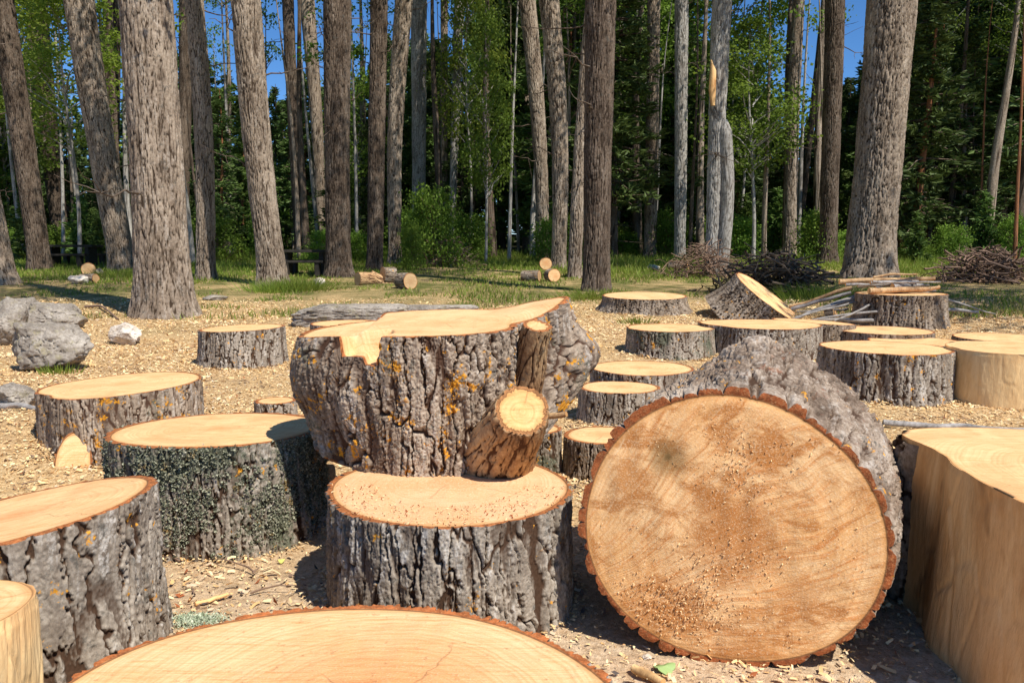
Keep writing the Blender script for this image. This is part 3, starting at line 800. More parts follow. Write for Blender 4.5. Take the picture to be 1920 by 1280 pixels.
# ------------------------------------------------------------------ rocks
def ico(sub):
    import bmesh
    bm = bmesh.new(); bmesh.ops.create_icosphere(bm, subdivisions=sub, radius=1)
    V = np.array([v.co[:] for v in bm.verts]); Fc = np.array([[v.index for v in f.verts] for f in bm.faces]); bm.free(); return V, Fc
ICO5 = ico(6); ICO3 = ico(4)
def rock(label, px, py, wpx, hpx, seed, mat='rock', dy=.8, Y=None, hi=True, name='rock', rotz=0.0, cut=.25, group=None, boxy=0):
    V, Fc = ICO5 if hi else ICO3
    V = V.copy()
    P = G(px, py) if Y is None else at(px, py, Y)
    d = P[1]; w = wpx / 2 * d / F; h = hpx / 2 * d / F
    rng = np.random.default_rng(seed)
    if boxy: V = V / (np.abs(V) ** 7).sum(1)[:, None] ** (1 / 7)
    # chop with random planes for facets
    for _ in range(3 if boxy else 22):
        n = rng.normal(size=3); n /= np.linalg.norm(n); k = rng.uniform(.56, .84) + (.3 if boxy else 0)
        dd = V @ n; V = V - np.outer(np.maximum(dd - k, 0), n) * .97
    f = vn3(V[:, 0] * 2 + seed, V[:, 1] * 2, V[:, 2] * 2, seed) - .5
    f2 = vn3(V[:, 0] * 7 + seed, V[:, 1] * 7, V[:, 2] * 7, seed + 1) - .5
    f3 = vn3(V[:, 0] * 22 + seed, V[:, 1] * 22, V[:, 2] * 22, seed + 2) - .5
    V = V * (1 + cut * f + .10 * f2 + .05 * f3 - .10 * (1 - sstep(0, .05, np.abs(f2))))[:, None]
    V = V / np.abs(V).max(0)
    V = V * np.array([w, w * dy, h])
    z0 = P[2] if Y is None else P[2] - h * 0
    me = np_mesh(name, V, Fc, [M[mat]], None, True)
    o = link(name, me, None, label, 'rock', group, None, (P[0], P[1] + w * dy * .7, z0 + h * .66), (0, 0, rotz))
    return o
rock('large rounded grey boulder at the left edge with a brown underside', 68, 697, 190, 112, 1, dy=.7)
rock('rounded grey boulder at the very left edge leaning on the larger one', -2, 650, 110, 112, 2, Y=None)
rock('flat lumpy grey rock behind the large boulder at left', 84, 622, 125, 66, 3)
rock('small pale rock cap on top of the boulder group at the left edge', 18, 612, 84, 74, 4)
rock('pointed pale stone standing alone on the wood chips at left', 228, 648, 62, 52, 5, mat='rock_pale', cut=.6)
rock('long flat grey stone block behind and left of the lichen spotted block', 655, 612, 235, 50, 6, dy=.35, boxy=.45, name='stone_block', cut=.08)
rock('low grey stone kerb running right from the stone block', 815, 590, 170, 22, 7, dy=.2, boxy=.45, name='stone_block', cut=.08)
rock('white angular rock in the grass at far left', 143, 533, 42, 20, 8, mat='rock_pale', hi=False)
rock('small round grey stone in the grass behind the white rock', 182, 516, 18, 16, 9, hi=False)
rock('small white stone in the grass near the middle left trees', 598, 538, 24, 22, 10, mat='rock_pale', hi=False)
rock('flat pale slab lying in thin grass right of the large left trunk', 397, 563, 50, 12, 11, hi=False)
rock('small round boulder in bright grass right of the middle trunk', 1227, 508, 24, 16, 12, mat='rock_pale', hi=False)
rock('low brown rock half buried in the earth bank at the left edge', 22, 768, 90, 60, 13, cut=.3)
rock('small stone on the dirt under the lying log', 1215, 1238, 22, 12, 14, hi=False, mat='rock_pale')

# ------------------------------------------------------------------ loose wood, sticks
def stick(label, a, b, r0, r1, mat='grey_wood', name='stick', group=None, k=12, amp=.01, ends=True, seed=0):
    """a, b world points; a cut or broken stick"""
    rng = random.Random(seed + int(abs(a[0]) * 1000))
    P = wiggle((0, 0, 0), np.array(b) - np.array(a), k, amp, rng)
    R = np.linspace(r0, r1, k)
    V, Fc = tube(P, R, 12, seed=seed, rough=.25)
    mb = MB(); mb.add(V, Fc, 0)
    n = 12
    for base, ctr, flip in ((0, P[0], 1), ((k - 1) * n, P[-1], 0)):
        ring = V[base:base + n]; i = np.arange(n)
        VV = np.vstack([ring, [ctr]]); Ft = np.stack([np.full(n, n), i, (i + 1) % n], 1)
        if not flip: Ft = Ft[:, ::-1]
        mb.add(VV, Ft, 1)
    me = mb.mesh(name, [M[mat], M['bare']])
    return link(name, me, None, label, 'stick', group, None, a)
def gp(px, py, up=0.0):
    p = G(px, py); return np.array([p[0], p[1], float(gz(p[0], p[1])) + up])
def polyline_stick(label, pts, r0, r1, mat='grey_wood', name='branch', cat='branch'):
    P = np.array(pts); a = P[0].copy(); Q = P - a
    t = np.linspace(0, 1, len(Q)); tt = np.linspace(0, 1, 30)
    W = np.stack([np.interp(tt, t, Q[:, i]) for i in range(3)], 1)
    W[1:-1] = (W[:-2] + 2 * W[1:-1] + W[2:]) / 4
    V, Fc = tube(W, np.linspace(r0, r1, 30), 14, rough=.2); mb = MB(); mb.add(V, Fc)
    return link(name, mb.mesh(name, [M[mat]]), None, label, cat, None, None, a)
polyline_stick('long bare grey branch lying on the chips right of the big sawn log', [gp(1655, 800, .03), gp(1760, 808, .03), gp(1800, 806, .03), gp(1860, 813, .03), gp(1960, 816, .03)], .022, .015)
polyline_stick('thin curved root lying across the earth at the left edge', [gp(-20, 770, .02), gp(40, 768, .03), gp(95, 776, .01)], .03, .012)
polyline_stick('dark crooked stick on the chips left of the large trunk', [gp(160, 577, .02), gp(190, 580, .06), gp(205, 590, .05), gp(222, 600, .01)], .02, .012, 'twig')
stick('short pale twig on the dirt between the left and centre stumps', gp(366, 1138, .012), gp(428, 1120, .014), .008, .006, 'bare', name='twig', k=8, amp=.006)
stick('short pale stick in front of the big sawn log', gp(1188, 1262, .016), gp(1243, 1290, .016), .013, .012, 'bare_pale', name='stick', k=8, amp=.004)
stick('brown sliver on the bark left of the small stub', np.array(at(1010, 782, 3.02)), np.array(at(1062, 776, 2.95)), .014, .010, 'bark_stub', k=6, amp=.003)

# sticks heaped on and beside the dark stump on the right
ts = [q for q in MISC if 'sticks piled' in q[0][0]['label']][0][1]
tx, ty, tz, tr, thh = ts
ztop = tz + thh
# ------------------------------------------------------------------ small logs for the back
def small_log(label, px, py, wpx, lpx, az, seed, name='firewood_log', lift=0, barkm='bark_brown', facem='face_old', group=None, up=.04, Ymul=1.0, standing=False, bare=False):
    """round log lying on the ground; its front face looks along azimuth az (deg, 0 = to the camera, + = right)"""
    P = G(px, py); d = P[1]; r = wpx / 2 * d / F; L = lpx * d / F
    a = math.radians(az)
    n = Vector((math.sin(a), -math.cos(a), up)).normalized()
    xa = Vector((0, 0, 1)).cross(n).normalized(); ya = n.cross(xa)
    mt = Matrix((xa, ya, n)).transposed().to_4x4()
    root, V, H = make_stump(name, label, (0, 0, 0), r * .93, L, cat='log', seed=seed, barkm=barkm, facem=facem, bt=.012, depth=.012, nt=90, nv=16, rings=7, cap=True, sink=0, flare=.0, group=group, col=.05, row=.25, bare=bare)
    c = Vector((P[0], P[1] + r, float(gz(P[0], P[1])) + r * .95 + lift * d / F))
    root.matrix_world = Matrix.Translation(c - n * L) @ mt
    return root
small_log('round firewood log with a pale end facing right, right of the orange split logs', 768, 543, 32, 34, 40, 201)
small_log('dark log beside the trunk, between the orange logs and the round log', 715, 532, 32, 24, -60, 202, facem='face_old')
small_log('orange brown split log leaning on the pile by the middle left trunk', 690, 533, 28, 44, -70, 203, barkm='bark_stub', up=.5)
small_log('reddish split log under the leaning one by the middle left trunk', 668, 536, 26, 30, -50, 204, barkm='bark_stub')
small_log('log with a pale round end on top of the small middle woodpile', 1024, 523, 24, 20, 0, 205, lift=17, facem='face')
small_log('lower right log of the small middle woodpile, end facing the viewer', 1040, 529, 26, 22, 20, 206, facem='face_b')
small_log('lower centre log of the small middle woodpile lying sideways', 1012, 528, 22, 34, 70, 207)
small_log('leftmost log of the small middle woodpile lying sideways', 985, 526, 20, 24, -65, 208)
small_log('short log on bright grass near the right brush pile, orange end', 1292, 507, 18, 36, 60, 209, facem='face')
small_log('round weathered log behind the white rock at far left', 160, 518, 26, 20, 30, 210)
small_log('dark flat log right of the white rock at far left', 176, 531, 18, 34, 75, 211)
# tilted cut log S22
def tilted():
    P = G(1432, 596); d = P[1]
    n = Vector((.55, -.28, .79)).normalized()
    xa = Vector((0, 1, 0)).cross(n).normalized(); ya = n.cross(xa)
    mt = Matrix((xa, ya, n)).transposed().to_4x4()
    r = 74 * d / F; L = .55
    root, V, H = make_stump('tilted_stump', 'tilted log section with its broad pale cut sloping down to the right', (0, 0, 0), r, L, cat='log', seed=220, barkm='bark_brown', facem='face', bt=.04, depth=.04, nt=400, nv=70, rings=14, cap=True, sink=0, flare=.25)
    fcn = Vector([float(q) for q in at(1440, 556, d + r * .5)])
    root.matrix_world = Matrix.Translation(fcn - n * L) @ mt
tilted()
# root slab lying against the lobed stump, left
def slab(label, px, py, w, h, az, seed, face='face_b', up=.25, L=.12, barkm='bark_brown', name='wood_piece', lift=.85):
    P = G(px, py); d = P[1]; r = w / 2 * d / F
    a = math.radians(az); n = Vector((math.sin(a), -math.cos(a), up)).normalized()
    xa = Vector((0, 0, 1)).cross(n).normalized(); ya = n.cross(xa)
    mt = Matrix((xa, ya, n)).transposed().to_4x4()
    asp = h / w
    rad = lambda TH, VV: r / np.sqrt((np.cos(TH)) ** 2 + (np.sin(TH) / asp) ** 2) * (1 + .4 * (1 - VV) * np.sin(TH) ** 2 * 0)
    root, V, H = make_stump(name, label, (0, 0, 0), r, L, cat='wood piece', seed=seed, rad=rad, barkm=barkm, facem=face, bt=.012, depth=.012, nt=200, nv=30, rings=8, cap=True, sink=0, col=.03)
    c = Vector((P[0], P[1] + .05, float(gz(P[0], P[1])) + r * asp * lift))
    root.matrix_world = Matrix.Translation(c - n * L) @ mt
slab('half round root piece with a tan cut leaning on the two lobed stump at left', 128, 880, 62, 118, 14, 231, lift=.12, L=.2, up=.4)
slab('reddish bark flake wedged between the centre stump and the mossy stump', 596, 962, 34, 96, -40, 232, face='face_log', L=.05, barkm='bark_stub', name='bark_flake')

rs = random.Random(5)
for i in range(22):      # sticks on and around the dark stump
    on = i < 6 or i > 18
    if on:
        yy = ty - .22 + .09 * (i % 6); zz = ztop + .045 + .05 * (i % 3) + (.07 if i > 18 else 0)
        a = np.array([tx - rs.uniform(.15, .75), yy, zz]); b = np.array([tx + rs.uniform(.1, .6), yy + rs.uniform(-.2, .2), zz + rs.uniform(-.03, .05)])
    else:
        s = -1 if i % 3 else 1
        gx, gy = tx + s * rs.uniform(.55, .85), ty + rs.uniform(-.4, .9)
        bx, by = gx + s * rs.uniform(.4, 1.0), gy + rs.uniform(-.5, .5)
        a = np.array([gx - s * .3, gy, float(gz(gx, gy)) + rs.uniform(.08, .45)]); b = np.array([bx, by, float(gz(bx, by)) + rs.uniform(.03, .12)])
    stick('cut grey stick in the heap on and beside the dark barked stump', a, b, *((rs.uniform(.022, .048), rs.uniform(.014, .03)) if i < 13 else (.018, .009)), 'grey_wood' if i % 5 else 'bark_stub', group='cut sticks heaped on the dark barked stump', k=9, amp=.02, seed=i)
slab('short pale chunk of wood on the ground between the tilted log and the stick heap', 1568, 598, 40, 26, 60, 240, face='face')

# brush piles (one thing each: a tangle of twigs)
def brush(label, px, py, wpx, hpx, n, seed, mat='twig', rmin=.006, rmax=.02, depth_m=1.2):
    P = G(px, py); d = P[1] + .6; w = wpx * d / F; h = hpx * d / F
    rng = random.Random(seed); mb = MB()
    for i in range(n):
        t = rng.gauss(0, .3); t2 = rng.gauss(0, .3)
        zc = h * rng.uniform(0, 1) * max(.1, 1 - (abs(t) * 1.3) ** 1.5)
        L = rng.uniform(.3, 1.1) * min(1, w * .45); an = rng.uniform(0, PI); el = rng.gauss(0, .35)
        c = np.array([t * w * .75, t2 * depth_m, zc])
        dv = np.array([math.cos(an) * math.cos(el), math.sin(an) * math.cos(el), math.sin(el)]) * L / 2
        A, B = c - dv, c + dv
        A[2] = max(A[2], .0); B[2] = max(B[2], 0)
        r = rng.uniform(rmin, rmax)
        V, Fc = tube(wiggle(A, B, 6, .06, rng), np.linspace(r, r * .4, 6), 5); mb.add(V, Fc)
    link('brush_pile', mb.mesh('brush_pile', [M[mat]]), None, label, 'brush pile', None, None, (P[0], P[1] + .6, float(gz(P[0], P[1] + .6))))
M['twig2'] = NT('pale dry twigs').fin((.34, .24, .16), .9)
M['twig3'] = NT('dark twigs').fin((.14, .098, .066), .9)
brush('dark heap of cut branches in the shade behind the tilted log', 1465, 555, 215, 78, 420, 1, 'twig3', rmax=.03)
brush('reddish brown heap of thin branches around the foot of the split pale trunk', 1330, 522, 150, 60, 220, 2, 'twig')
brush('tangled pile of dry branches at the right edge', 1878, 532, 175, 62, 380, 3, 'twig', rmax=.03)
brush('straw coloured heap of dead branches far back on the right', 1806, 478, 75, 52, 160, 4, 'twig2')
brush('low dry heap of twigs far back left of the leaning pale trunk', 1700, 468, 60, 26, 110, 5, 'twig2')
brush('small pale twig heap between trunks on the right', 1425, 462, 44, 24, 80, 6, 'twig2')
brush('drooping dead twigs at the foot of the bright green bush', 835, 500, 105, 58, 160, 7, 'twig2')

# benches in the shade
M['bench'] = NT('dark weathered planks').fin((.045, .038, .03), .8)
def bench(label, px, py, wpx):
    P = G(px, py); d = P[1]; w = wpx * d / F
    root = bpy.data.objects.new('bench', None); COL.objects.link(root)
    root.location = (float(P[0]), float(P[1]), float(gz(P[0], P[1]))); root['label'] = label; root['category'] = 'bench'; root['group'] = 'picnic benches in the shade'
    import bmesh
    def box(nm, c, s):
        bm = bmesh.new(); bmesh.ops.create_cube(bm, size=1, matrix=Matrix.Translation(c) @ Matrix.Diagonal((*s, 1)))
        bmesh.ops.bevel(bm, geom=bm.edges[:], offset=.01, segments=2, affect='EDGES')
        me = bpy.data.meshes.new(nm); bm.to_mesh(me); bm.free(); me.materials.append(M['bench']); link(nm, me, root)
    box('table_top', (0, 0, .62), (w, .7, .07))
    box('seat', (0, -.65, .36), (w, .26, .06)); box('seat', (0, .65, .36), (w, .26, .06))
    for s in (-1, 1):
        box('leg', (s * w * .36, 0, .29), (.12, .5, .58)); box('leg', (s * w * .36, -.65, .165), (.12, .2, .33)); box('leg', (s * w * .36, .65, .165), (.12, .2, .33))
bench('dark picnic bench in the shade at far left between the leaning trunks', 138, 500, 95)
bench('dark picnic bench in the shade right of the leaning middle left trunk', 574, 516, 92)

# ------------------------------------------------------------------ loose chips on the ground
def clear_of(X, Y, pad=0.0):
    ok = np.ones(len(X), bool)
    for (x, y, z, r, h) in [S2i, S7i, S8i, S6i, S5i] + [q[1] for q in MISC]:
        ok &= np.hypot(X - x, Y - y) > r * .98 + pad
    return ok
def chips():
    N = 330000
    Y = 1.5 + 13 * RNG.uniform(0, 1, N) ** 1.15
    X = RNG.uniform(-1, 1, N) * (Y * .70 + .4)
    dens = np.clip(.35 + 1.1 * (vn2(X * .9, Y * .9, 51) - .25) + .3 * (vn2(X * 4, Y * 4, 52) - .5), .12, 1) * np.where(Y < 3.2, .45, 1) * np.clip((15 - Y) / 3, 0, 1)
    k = (RNG.uniform(0, 1, N) < dens) & clear_of(X, Y)
    X, Y = X[k], Y[k]; n = len(X)
    Z = gz(X, Y) + RNG.uniform(.004, .018, n)
    # drifts of chips against the feet of the stumps
    E = []
    for (x, y, z, r, h) in [S2i, S7i, S8i] + [q[1] for q in MISC]:
        m = int(2600 * r); a_ = RNG.uniform(0, 2 * PI, m); q_ = np.abs(RNG.normal(0, .05, m)); u_ = r * 1.0 + q_ - .01
        ex, ey = x + u_ * np.cos(a_), y + u_ * np.sin(a_); E.append(np.stack([ex, ey, gz(ex, ey) + .035 * np.exp(-q_ / .04) * RNG.uniform(0, 1, m) + .004], 1))
    E = np.concatenate(E); X = np.append(X, E[:, 0]); Y = np.append(Y, E[:, 1]); Z = np.append(Z, E[:, 2]); n = len(X)
    C = np.stack([X, Y, Z], 1)
    an = RNG.uniform(0, 2 * PI, n); el = RNG.normal(0, .22, n)
    a = np.stack([np.cos(an) * np.cos(el), np.sin(an) * np.cos(el), np.sin(el)], 1)
    w = np.stack([RNG.normal(0, .45, n), RNG.normal(0, .45, n), np.ones(n)], 1)
    b = np.cross(a, w); b /= np.linalg.norm(b, axis=1)[:, None]; c = np.cross(a, b)
    L = (RNG.gamma(2.0, .0045, n) + .005)[:, None] * (.8 + .10 * Y[:, None]); W = L * RNG.uniform(.12, .5, n)[:, None]
    cur = RNG.uniform(-.25, .25, n)[:, None] * L
    V = np.stack([C - a * L / 2 - b * W / 2, C - a * L / 2 + b * W / 2, C + b * W / 2 + c * cur, C - b * W / 2 + c * cur, C + a * L / 2 + b * W / 3, C + a * L / 2 - b * W / 3], 1).reshape(-1, 3)
    o = np.arange(n)[:, None] * 6
    Fc = np.vstack([o + np.array([0, 1, 2, 3]), o + np.array([3, 2, 4, 5])])
    mats = []
    for i, cc in enumerate([(.80, .55, .27), (.88, .68, .38), (.66, .40, .17), (.36, .21, .10), (.66, .50, .33)]):
        mats.append(NT('wood chip %d' % i).fin(cc, .8))
    mi = RNG.choice(5, n, p=[.34, .26, .2, .12, .08]); mi = np.concatenate([mi, mi])
    link('wood_chips', np_mesh('wood_chips', V, Fc, mats, mi, False), None, 'loose pale wood chips scattered over the clearing', 'wood chips', None, 'stuff')
chips()
def bark_litter():
    rg = np.random.default_rng(21); N = 5200
    Y = 1.6 + 17 * rg.uniform(0, 1, N) ** 1.1; X = rg.uniform(-1, 1, N) * (Y * .7 + .3)
    k = clear_of(X, Y) & (rg.uniform(0, 1, N) < .25 + .9 * sstep(.5, .7, vn2(X * 1.1, Y * 1.1, 91))); X, Y = X[k], Y[k]; n = len(X)
    C = np.stack([X, Y, gz(X, Y) + .012], 1)
    V, Fc = leaves(C, .028, rg, asp=.55, up=3)
    mi = list(rg.choice(3, n, p=[.45, .35, .2]))
    rr = random.Random(4); mb = MB(); 
    for i in range(260):
        y = 1.8 + 12 * rr.random(); x = rr.uniform(-1, 1) * (y * .66); a = rr.uniform(0, PI); L = rr.uniform(.04, .22)
        if not clear_of(np.array([x]), np.array([y]))[0]: continue
        z = float(gz(x, y)) + .014
        v, f = tube(wiggle((x, y, z), (x + L * math.cos(a), y + L * math.sin(a), z + rr.uniform(-.003, .01)), 6, L * .08, rr), np.linspace(.004, .002, 6), 5); mb.add(v, f)
    V2 = np.concatenate(mb.V); Q = np.concatenate(mb.Q)
    link('bark_litter', np_mesh('bark_litter', np.vstack([V, V2 ]), [np.vstack([Fc, Q + len(V)])], [M['cutbark'], M['grey_wood'], M['twig']], mi + [2] * len(Q), False), None, 'bits of bark and thin twigs strewn over the chips', 'litter', None, 'stuff')
bark_litter()

def litter():   # crumbs of bark and dust on the nearest tops
    x, y, z, r, h = S2i
    rng = np.random.default_rng(3)
    n = 500; th = rng.uniform(PI, 2 * PI, n); rr = r * np.sqrt(rng.uniform(.3, .92, n))
    C = np.stack([rr * np.cos(th), rr * np.sin(th), np.full(n, h + .004)], 1)
    V, Fc = leaves(C, .011, rng, asp=.4); V[:, 2] = np.maximum(V[:, 2], h + .001)
    mi = rng.choice(2, n, p=[.3, .7])
    link('bark_crumbs', np_mesh('bark_crumbs', V, Fc, [M['cutbark'], M['dust']], mi, False), S2[0], kind='stuff')
litter()

def leafobj(label, px, py, s, mat, Z=None):
    p = gp(px, py, .012)
    t = np.linspace(0, 2 * PI, 24, endpoint=False)
    r = 1 + .12 * np.cos(3 * t) + .06 * np.cos(9 * t)
    V = np.stack([np.cos(t) * r * s, np.sin(t) * r * s * .7, .006 * np.cos(2 * t)], 1); V = np.vstack([V, [[0, 0, .006]]]); i = np.arange(24)
    V2 = V - [0, 0, .002]
    Fc = np.stack([np.full(24, 24), i, (i + 1) % 24], 1)
    Fs = np.vstack([np.stack([i, i + 25, (i + 1) % 24 + 25], 1), np.stack([i, (i + 1) % 24 + 25, (i + 1) % 24], 1)])
    link('leaf', np_mesh('leaf', np.vstack([V, V2]), np.vstack([Fc, Fc[:, ::-1] + 25, Fs]), [mat], None, False), None, label, 'leaf', None, None, p, (0.05, .1, .6))
M['greenleaf'] = NT('green fallen leaf').fin((.30, .42, .16), .6)
M['yleaf'] = NT('yellow green fallen leaf').fin((.55, .52, .14), .6)
leafobj('pale green fallen leaf on the dirt in front of the big sawn log', 1246, 1258, .036, M['greenleaf'])
leafobj('yellow green scrap of leaf at the foot of the mossy stump', 527, 1056, .014, M['yleaf'])
def lichen_scrap():
    rng = np.random.default_rng(9); p = gp(366, 1168, .0)
    n = 1600; C = np.stack([rng.normal(0, .05, n), rng.normal(0, .022, n), rng.uniform(.004, .022, n)], 1)
    V, Fc = leaves(C, .012, rng, asp=.3)
    t = NT('pale lichen'); col = t.ramp(t.noise(t.co(), 80, 2, .6), [(.4, (.30, .36, .22)), (.6, (.62, .66, .50))])
    link('lichen_tuft', np_mesh('lichen_tuft', V, Fc, [t.fin(col, .9)], None, False), None, 'pale green tuft of lichen on the dirt beside the front stump', 'lichen', None, None, p)
lichen_scrap()

# ------------------------------------------------------------------ grass
def grass():
    N = 150000
    Y = RNG.uniform(11.5, 33, N); X = RNG.uniform(-1, 1, N) * (Y * .68 + 1)
    patch = vn2(X * .35 + 3, Y * .35, 61) * .6 + vn2(X * 1.4, Y * 1.4, 62) * .4
    dens = .8 * sstep(.46, .66, patch + .35 * sstep(15, 24, Y) - .15 * sstep(14, 11, Y)) 
    k = RNG.uniform(0, 1, N) < dens
    X, Y, patch = X[k], Y[k], patch[k]; n = len(X)
    Hh = RNG.uniform(.025, .085, n) * (1 + 1.7 * sstep(19, 27, Y)) * (1 + .9 * sstep(.6, .75, patch))
    an = RNG.uniform(0, PI, n); w = .006 + .0006 * Y
    dx, dy = np.cos(an) * w, np.sin(an) * w
    Z = gz(X, Y)
    lx, ly = RNG.normal(0, .4, n) * Hh, RNG.normal(0, .4, n) * Hh
    V = np.stack([np.stack([X - dx, Y - dy, Z - .01], 1), np.stack([X + dx, Y + dy, Z - .01], 1), np.stack([X + lx, Y + ly, Z + Hh], 1)], 1).reshape(-1, 3)
    Fc = np.arange(3 * n).reshape(n, 3)
    mi = (RNG.uniform(0, 1, n) < np.clip(.55 - .05 * (Y - 12), .04, .6)).astype(int)
    link('meadow_grass', np_mesh('meadow_grass', V, Fc, [M['grass'], M['drygrass']], mi, False), None, 'thin green and straw grass under the front trees', 'grass', None, 'stuff')
grass()
def tuft(label, px, py, n, s, h, seed):
    rng = np.random.default_rng(seed); p = gp(px, py)
    X = rng.normal(0, s, n); Y = rng.normal(0, s * .6, n); Hh = rng.uniform(.4, 1, n) * h
    an = rng.uniform(0, PI, n); w = .008
    V = np.stack([np.stack([X - np.cos(an) * w, Y - np.sin(an) * w, 0 * X - .02], 1), np.stack([X + np.cos(an) * w, Y + np.sin(an) * w, 0 * X - .02], 1), np.stack([X * 1.4 + rng.normal(0, .3, n) * Hh, Y * 1.4 + rng.normal(0, .3, n) * Hh, Hh], 1)], 1).reshape(-1, 3)
    link('grass_tuft', np_mesh('grass_tuft', V, np.arange(3 * n).reshape(n, 3), [M['grass']], None, False), None, label, 'grass tuft', None, None, p)
tuft('tall grass tuft at the foot of the leaning middle left trunk', 560, 545, 900, .35, .35, 1)
tuft('tuft of grass left of the foot of the leaning middle left trunk', 510, 548, 500, .25, .3, 2)
tuft('grass tuft at the foot of the middle brown trunk', 1110, 560, 500, .3, .22, 3)
tuft('grass tuft between the tilted log and the stick heap', 1535, 560, 900, .45, .35, 4)
tuft('small grass tuft under the large boulder at left', 110, 700, 120, .08, .12, 5)
tuft('grass tuft at the foot of the lit leaning left trunk', 235, 520, 500, .4, .3, 6)
tuft('weedy tuft in front of the rooted stump', 1195, 606, 160, .12, .12, 7)

# ------------------------------------------------------------------ trees
def crown_broad(seed, n, R, Hc, leaf, cl=60, mat='leaf_poplar', limb='tree_shade_dark', z0=0.0, prof=None):
    """limbs with clumps of leaves; origin at the foot of the crown"""
    rng = np.random.default_rng(seed); rr = random.Random(seed); mb = MB()
    pts = []
    for i in range(cl):
        t = rng.uniform(0, 1); z = z0 + Hc * t
        pr = (prof(t) if prof else math.sin(PI * min(1, .12 + .88 * t)) ** .6)
        a = rng.uniform(0, 2 * PI); q = R * pr * math.sqrt(rng.uniform(.1, 1))
        c = np.array([q * math.cos(a), q * math.sin(a), z]); pts.append(c)
        if i % 2 == 0:
            A = np.array([0, 0, max(z0 - .3, z - q * .9)]); r = .012 + .012 * q
            V, Fc = tube(wiggle(A, c, 6, .12, rr), np.linspace(r, .006, 6), 5); mb.add(V, Fc, 1)
    per = n // cl
    C = []
    for c in pts:
        s = rng.uniform(.28, .6) * R * .42
        C.append(c + rng.normal(size=(per, 3)) * np.array([s, s, s * .65]))
    C = np.concatenate(C)
    V, Fc = leaves(C, leaf, rng, asp=.75); mb.add(V, Fc, 0)
    return mb.mesh('crown', [M[mat], M[limb]], False)

def crown_pine(seed, H, R, clear=.18, mat='needles', n_lev=34, dens=1.0):
    rng = np.random.default_rng(seed); rr = random.Random(seed); mb = MB()
    C = []; D = []
    for k in range(n_lev):
        t = clear + (1 - clear) * (k + rng.uniform(0, 1)) / n_lev
        z = H * t; L = R * ((1 - (t - clear) / (1 - clear)) ** .75 + .06) * rng.uniform(.65, 1.1)
        for b in range(rng.integers(3, 7)):
            a = rng.uniform(0, 2 * PI); droop = rng.uniform(-.35, .15); L2 = L * rng.uniform(.5, 1.1)
            d = np.array([math.cos(a), math.sin(a), 0])
            e = d * L2 + np.array([0, 0, droop * L2])
            V, Fc = tube(np.array([[0, 0, z], [e[0] * .5, e[1] * .5, z + e[2] * .3], [e[0], e[1], z + e[2]]]), [.03, .018, .006], 4); mb.add(V, Fc, 1)
            m = int((6 + 26 * L2 / R) * dens)
            s = rng.uniform(.15, 1, m) ** .8
            side = rng.normal(0, .16, m) * L2 * (1.1 - s * .6)
            p = np.stack([e[0] * s - d[1] * side, e[1] * s + d[0] * side, z + e[2] * s + rng.normal(0, .09, m) - .05], 1)
            C.append(p); dd = np.stack([d[0] - d[1] * np.sign(side) * .7, d[1] + d[0] * np.sign(side) * .7, np.full(m, .15)], 1); D.append(dd)
    for k in range(10):     # dead lower branches
        a = rng.uniform(0, 2 * PI); z = H * rng.uniform(.05, clear + .1); L = R * rng.uniform(.3, .7)
        V, Fc = tube(wiggle((0, 0, z), (L * math.cos(a), L * math.sin(a), z - .1 * L), 5, .08, rr), np.linspace(.02, .005, 5), 4); mb.add(V, Fc, 1)
    C = np.concatenate(C); D = np.concatenate(D)
    V, Fc = leaves(C, .36, rng, asp=.30, D=D, dj=.4); mb.add(V, Fc, 0)
    V, Fc = leaves(C + rng.normal(0, .07, C.shape), .26, rng, asp=.32, D=D, dj=.8); mb.add(V, Fc, 0)
    return mb.mesh('crown', [M[mat], M['tree_shade_dark']], False)

def trunk_mesh(P, R, seed, nt, mat, hi=False, depth=.03, col=.052, flare=.3, row=.22):
    """P: centre line from the foot up (local), R: radii"""
    P = np.asarray(P); R = np.asarray(R); m = len(P)
    th = np.arange(nt) / nt * 2 * PI
    TH, J = np.meshgrid(th, np.arange(m)); Z = P[:, 2][:, None] + 0 * TH
    Rm = float(R[0])
    H = bark_h(TH, Z, Rm, seed, col, row, fine=.6)
    fl = 1 + flare * np.exp(-np.maximum(Z, 0) / (Rm * 1.1)) * (1 + 1.5 * (vn2(TH / (2 * PI) * 7, Z * .2, seed + 3, 7) - .5))
    knob = .06 * (vn2(TH / (2 * PI) * 5, Z * .8, seed + 6, 5) - .5) * 1.0
    RR = R[:, None] * fl * (1 + knob) + depth * (H - .8)
    V = np.stack([P[:, 0][:, None] + RR * np.cos(TH), P[:, 1][:, None] + RR * np.sin(TH), Z], -1).reshape(-1, 3)
    return np_mesh('trunk', V, grid_faces(m, nt), [M[mat]], None, True, {'bark_h': H.ravel()})

